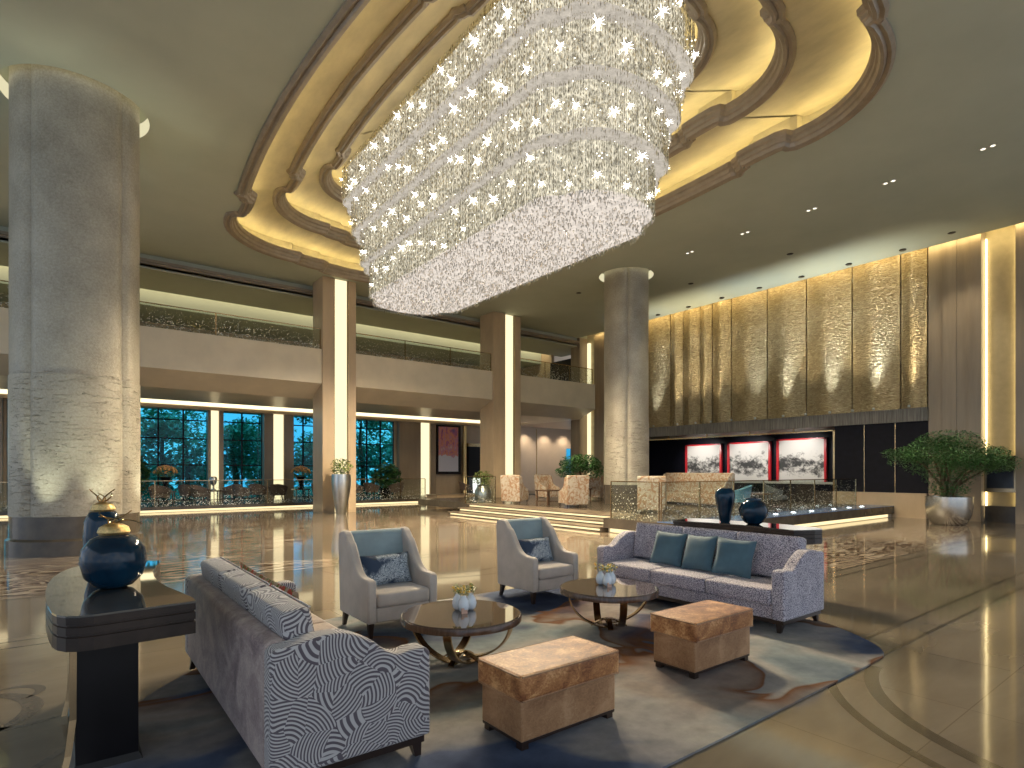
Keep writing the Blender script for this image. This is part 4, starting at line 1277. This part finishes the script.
def low_table(loc, label, mat='dark_wood', w_=.7):
    t = thing('side_table', label, 'table', loc)
    m = MB(); m.box((-w_ / 2, -w_ / 2, .5), (w_ / 2, w_ / 2, .55), bev=.008); m.build('table_top', mat, t)
    for sx in (-1, 1):
        for sy in (-1, 1):
            m = MB(); m.box((sx * (w_ / 2 - .06) - .02, sy * (w_ / 2 - .06) - .02, 0), (sx * (w_ / 2 - .06) + .02, sy * (w_ / 2 - .06) + .02, .5)); m.build('leg', mat, t)
    m = MB(); m.box((-w_ / 2 + .06, -w_ / 2 + .06, .12), (w_ / 2 - .06, w_ / 2 - .06, .14)); m.build('lower_shelf', mat, t)
    return t
st_ = low_table((14.0, 16.0, DK), 'dark square table between the wing chairs at the top of the steps')
dup(st_, (16.35, 16.75, DK), 0, 'dark square table carrying the small bonsai tree')
dup(st_, (17.2, 9.6, DK), .3, 'dark square table beside the light blue tub chair')

def tub_chair(loc, rz, label, mat='brown_fab', group=None):
    t = thing('tub_chair', label, 'chair', loc, rz, group)
    n = 18; R_ = .36
    rings = []
    for i in range(n + 1):
        a = -PI * .12 + (PI * 1.24) * i / n; h = .62 + .20 * math.sin(PI * i / n) ** 1.5
        ca, sa = math.cos(a), math.sin(a)
        rings.append([(ca * R_ * .82, sa * R_ * .82, .3), (ca * (R_ + .02), sa * (R_ + .02), h), (ca * (R_ + .06), sa * (R_ + .06), h), (ca * R_ * .92, sa * R_ * .92, .3)])
    m = MB(); m.loft(rings); m.build('shell', mat, t, smooth=True)
    m = MB(); m.lathe([(.28, .3), (.33, .33), (.33, .42), (.28, .45)], n=24); m.build('seat', mat, t, smooth=True)
    for k in range(4):
        a = PI / 4 + k * PI / 2
        m = MB(); m.tube([(math.cos(a) * .30, math.sin(a) * .30, 0), (math.cos(a) * .22, math.sin(a) * .22, .31)], [.012, .02], 6); m.build('leg', 'leg', t)
    return t
tb = tub_chair((16.1, 9.7, DK), PI + .6, 'light blue tub chair on the bar deck behind the glass', 'blue_fab')
tg = tub_chair((18.4, 9.7, DK), .6, 'dark grey metal framed chair right of the blue tub chair', 'grey_fab')
# glasses on the tables are too small to see; a white counter behind
t = thing('bar_counter', 'white topped bar counter below the ink paintings', 'counter', (23.6, 11.0, DK))
m = MB(); m.box((0, -.9, 0), (.5, 5, .72)); m.build('body', 'black_soft', t)
m = MB(); m.box((-.06, -.95, .72), (.56, 5.05, .80)); m.build('worktop', 'white', t)

# ================= LOUNGE BY THE WINDOWS =================
LZ = .22
m = MB(); m.box((-14, 26.2, .10), (14.6, 30, LZ)); m.box((-14, 26.3, .001), (14.5, 26.5, .10)); m.box((14.6, 27.2, .001), (23, 30, LZ)); struct(m.build('trim_30', 'darkstone'))
t = thing('step_lamp', 'cream light band along the foot of the window lounge', 'light strip')
m = MB(); m.box((-13, 26.22, .01), (14.5, 26.24, .09)); m.build('lamp_tape', 'step_light', t)
glass_rail('lounge_railing', 'speckled glass railing of the window lounge left of the silver planter pier', .6, 9.0, 26.5, LZ, 1.22, 4)
glass_rail('lounge_railing', 'speckled glass railing of the window lounge between the lit piers', 9.1, 14.7, 26.5, LZ, 1.22, 4)
glass_rail('lounge_railing', 'speckled glass railing of the window lounge left of the round column', -8, -1.2, 26.5, LZ, 1.22, 3)
t = thing('planter_box', 'low beige stone box at the end of the lounge railing behind the second pier', 'planter box', (14.85, 25.6, 0))
m = MB(); m.box((0, 0, 0), (3.2, 1.0, .36), bev=.01); m.build('body', 'stone_beige', t)
m = MB(); m.box((-.03, -.03, .36), (3.23, 1.03, .42), bev=.01); m.build('coping', 'pier_stone', t)
tc0 = None
spots = [(3.0, 27.6, .3), (4.2, 28.75, 2.6), (4.45, 27.3, .8), (5.95, 28.75, 3.6), (6.1, 27.5, 1.9), (7.0, 28.4, .2), (7.6, 27.4, 2.8), (9.6, 27.6, 1.0), (10.2, 28.5, 2.4), (11.4, 27.6, .4), (12.6, 28.4, 2.0), (13.6, 27.6, 3.3), (18.3, 28.2, 1.2)]
WH = ['nearest the round column', 'second from the round column', 'third from the round column', 'fourth from the round column', 'fifth from the round column', 'sixth from the round column', 'seventh from the round column',
      'just right of the silver planter pier', 'second right of the silver planter pier', 'third right of the silver planter pier', 'fourth right of the silver planter pier', 'last before the lit pilaster', 'under the colourful painting']
for i, (x, y, r_) in enumerate(spots):
    lb = 'brown tub chair in the window lounge, ' + WH[i]
    if tc0 is None: tc0 = tub_chair((x, y, LZ), r_, lb, 'brown_fab', 'brown tub chairs in the window lounge')
    else: dup(tc0, (x, y, LZ), r_, lb)
ped = low_table((3.3, 28.5, LZ), 'dark square table in the window lounge under the left flower arrangement')
dup(ped, (8.9, 28.3, LZ), 0, 'dark square table in the window lounge under the right flower arrangement')
dup(ped, (5.1, 28.3, LZ), .2, 'dark square table in the window lounge below the first lit pilaster')
dup(ped, (11.15, 29.15, LZ), .2, 'dark square table in the window lounge right of the silver planter')
def bouquet(x, y, z, label):
    t = thing('flower_arrangement', label, 'flowers', (x, y, z))
    m = MB(); m.lathe([(.12, 0), (.14, .03), (.06, .12), (.10, .35), (.22, .55), (.26, .60), (.2, .6)], n=20); m.build('urn', 'black', t, smooth=True)
    m = MB(); m.leaves((0, 0, .82), (.46, .46, .26), 260, .12, .8, .5); m.build('foliage', 'leaf2', t)
    m = MB()
    for _ in range(80):
        a, b_ = random.uniform(0, 2 * PI), random.uniform(0, 1.4)
        m.ball((math.cos(a) * math.sin(b_) * .44, math.sin(a) * math.sin(b_) * .44, .72 + math.cos(b_) * .34), random.uniform(.035, .06), 1)
    stuff(m.build('flowers', 'orange_flower', t))
    return t
bouquet(3.3, 28.5, LZ + .55, 'yellow flower arrangement in a dark urn, near the round column')
bouquet(8.9, 28.3, LZ + .55, 'yellow flower arrangement in a dark urn, left of the silver planter pier')
t = thing('glass_lamp', 'small clear glass lamp on a lounge table before the first lit pilaster', 'lamp', (5.1, 28.3, LZ + .55))
m = MB(); m.lathe([(.1, 0), (.1, .05), (.03, .08), (.03, .2), (.12, .3), (.16, .5), (.12, .6), (.03, .62)], n=16); m.build('body', 'steel', t, smooth=True)

# ================= PLANTERS =================
def planter(loc, prof, mat, label, leafr, n, size, lmat, stems=3, z0=None):
    t = thing('potted_plant', label, 'plant', loc)
    top = prof[-1][1]
    m = MB(); m.lathe(prof + [(prof[-1][0] - .04, top), (prof[-1][0] - .06, top - .08)], n=32); m.build('pot', mat, t, smooth=True)
    m = MB(); m.leaves((0, 0, top + leafr[2] * .8), leafr, n, size, .9, .1); m.build('foliage', lmat, t)
    for k in range(stems):
        a = k * 2.1; m = MB(); m.tube([(0, 0, top - .1), (math.cos(a) * .1, math.sin(a) * .1, top + .3), (math.cos(a) * leafr[0] * .6, math.sin(a) * leafr[0] * .6, top + leafr[2] * 1.2)], .012, 5); m.build('stem', 'leaf', t)
    return t
planter((8.1, 21.0, 0), [(.18, 0), (.20, .1), (.33, .9), (.36, 1.25), (.34, 1.5)], 'steel', 'tall silver planter with pale leafy plant before the left lit pier', (.42, .42, .34), 420, .14, 'leaf2')
planter((14.75, 21.3, 0), [(.22, 0), (.24, .06), (.36, .4), (.38, .7), (.26, .95), (.28, 1.0)], 'steel', 'rounded grey planter with pale leafy plant before the second lit pier', (.48, .48, .36), 420, .15, 'leaf2')
# big bonsai planter at right
t = thing('bonsai_planter', 'large spreading green bonsai tree in a wide silver pot at right', 'potted tree', (21.2, 5.8, 0))
m = MB(); m.lathe([(.40, 0), (.46, .04), (.56, .3), (.60, .6), (.60, .84), (.55, .84), (.54, .76)], n=48); m.build('pot', plain('satin_silver_pot', (.62, .58, .52), .25, .9, var=.05), t, smooth=True)
m = MB(); m.lathe([(.55, .70), (.55, .78)], n=32); m.build('soil', 'bark', t)
rr = random.Random(3)
ends = []
for k in range(9):
    a = k * 2.399; R_ = rr.uniform(.5, 1.35); zt = rr.uniform(1.7, 2.65)
    pts = [(math.cos(a) * .12, math.sin(a) * .12, .75), (math.cos(a + .5) * .2, math.sin(a + .5) * .2, 1.15), (math.cos(a) * R_ * .5, math.sin(a) * R_ * .5, zt - .35), (math.cos(a) * R_, math.sin(a) * R_, zt)]
    m = MB(); m.tube(pts, [.055, .04, .028, .012], 7); m.build('branch', 'bark', t, smooth=True); ends.append(pts[-1])
random.seed(11)
m = MB()
for (x, y, z) in ends: m.leaves((x, y, z), (.55, .55, .22), 620, .085, .7, .1)
m.leaves((0, 0, 2.45), (.95, .95, .42), 2600, .085, .7, .2)
m.leaves((0, 0, 2.15), (1.45, 1.45, .35), 2200, .085, .7, .6)
for k in range(26):
    a = rr.uniform(0, 2 * PI); R_ = rr.uniform(.9, 1.55); m.leaves((math.cos(a) * R_, math.sin(a) * R_, rr.uniform(1.75, 2.2)), (.3, .3, .18), 130, .08, .9, .1)
m.leaves((0, 0, 1.05), (.55, .55, .25), 900, .09, .7, .2)
m.leaves((0, 0, 1.85), (1.25, 1.25, .5), 3000, .085, .8, .3)
m.leaves((0, 0, 1.4), (.7, .7, .35), 700, .085, .8, .3)
m.build('foliage', 'leaf', t)
# small bonsai on the deck table
t = thing('bonsai_tree', 'green bonsai in a dark pot on a deck table, left of the second column', 'potted tree', (16.35, 16.75, DK + .55))
m = MB(); m.lathe([(.14, 0), (.22, .03), (.25, .2), (.22, .2)], n=20); m.build('pot', 'black', t, smooth=True)
m = MB(); m.tube([(0, 0, .15), (.08, .02, .5), (-.05, 0, .8), (.05, 0, 1.0)], [.06, .05, .04, .02], 8); m.build('trunk', 'bark', t, smooth=True)
m = MB(); m.leaves((0, 0, 1.0), (.85, .85, .38), 2200, .14, .7, .1); m.leaves((.5, -.3, .7), (.5, .5, .3), 700, .13, .7, .1); m.leaves((-.5, .3, .65), (.45, .45, .25), 600, .13, .7, .1); m.build('foliage', 'leaf', t)
# plants indoors by the third window
planter((13.5, 28.6, LZ), [(.2, 0), (.28, .1), (.32, .5)], 'black', 'dark leafy plant in a black pot before the garden window right of the silver planter', (.8, .8, .75), 900, .3, 'leaf')
planter((2.2, 29.1, LZ), [(.2, 0), (.28, .1), (.32, .5)], 'black', 'dark leafy plant in a black pot before the leftmost garden window', (.6, .5, .95), 800, .3, 'leaf')

# ================= GARDEN =================
m = MB(); m.box((-30, 30.4, -.4), (60, 75, -.3)); struct(m.build('trim_31', 'ground'))
def tree(x, y, h, r, label, seed):
    random.seed(seed)
    t = thing('garden_tree', label, 'tree', (x, y, -.3))
    m = MB(); m.tube([(0, 0, 0), (.1, 0, h * .3), (-.1, .1, h * .6), (0, 0, h * .9)], [.22, .18, .12, .05], 8); m.build('trunk', 'bark', t, smooth=True)
    m = MB()
    for _ in range(9):
        m.leaves((random.uniform(-r, r) * .6, random.uniform(-r, r) * .6, h * random.uniform(.3, 1)), (r * .55, r * .55, r * .45), 260, .34, .9, .2)
    m.build('crown', 'tree_leaf', t)
TL = ['leftmost of those seen', 'in the first window', 'at the right of the first window', 'in the second window', 'at the right of the second window', 'in the narrow third window', 'in the window right of the silver planter', 'at the right of that window']
for i, (x, y, h, r) in enumerate(((1.5, 40, 6, 2.0), (4.2, 37, 4.8, 1.6), (6.0, 42, 6.5, 2.2), (8.0, 38, 5, 1.6), (10.2, 41, 6.2, 2.0), (12.3, 36, 6.2, 1.5), (15.9, 37.5, 6.5, 1.8), (20.2, 41, 7, 2.2))):
    tree(x, y, h, r, 'green garden tree outside the glass, ' + TL[i], 20 + i)
t = thing('garden_hedge', 'dense dark hedge at the far side of the garden', 'hedge', (8, 46, -.3))
random.seed(50); m = MB()
for k in range(90): m.leaves((-14 + k * .42, random.uniform(-1, 1), random.uniform(.8, 4.6)), (1.3, 1.0, 1.1), 170, .55, .9, .1)
stuff(m.build('foliage', 'tree_leaf', t))
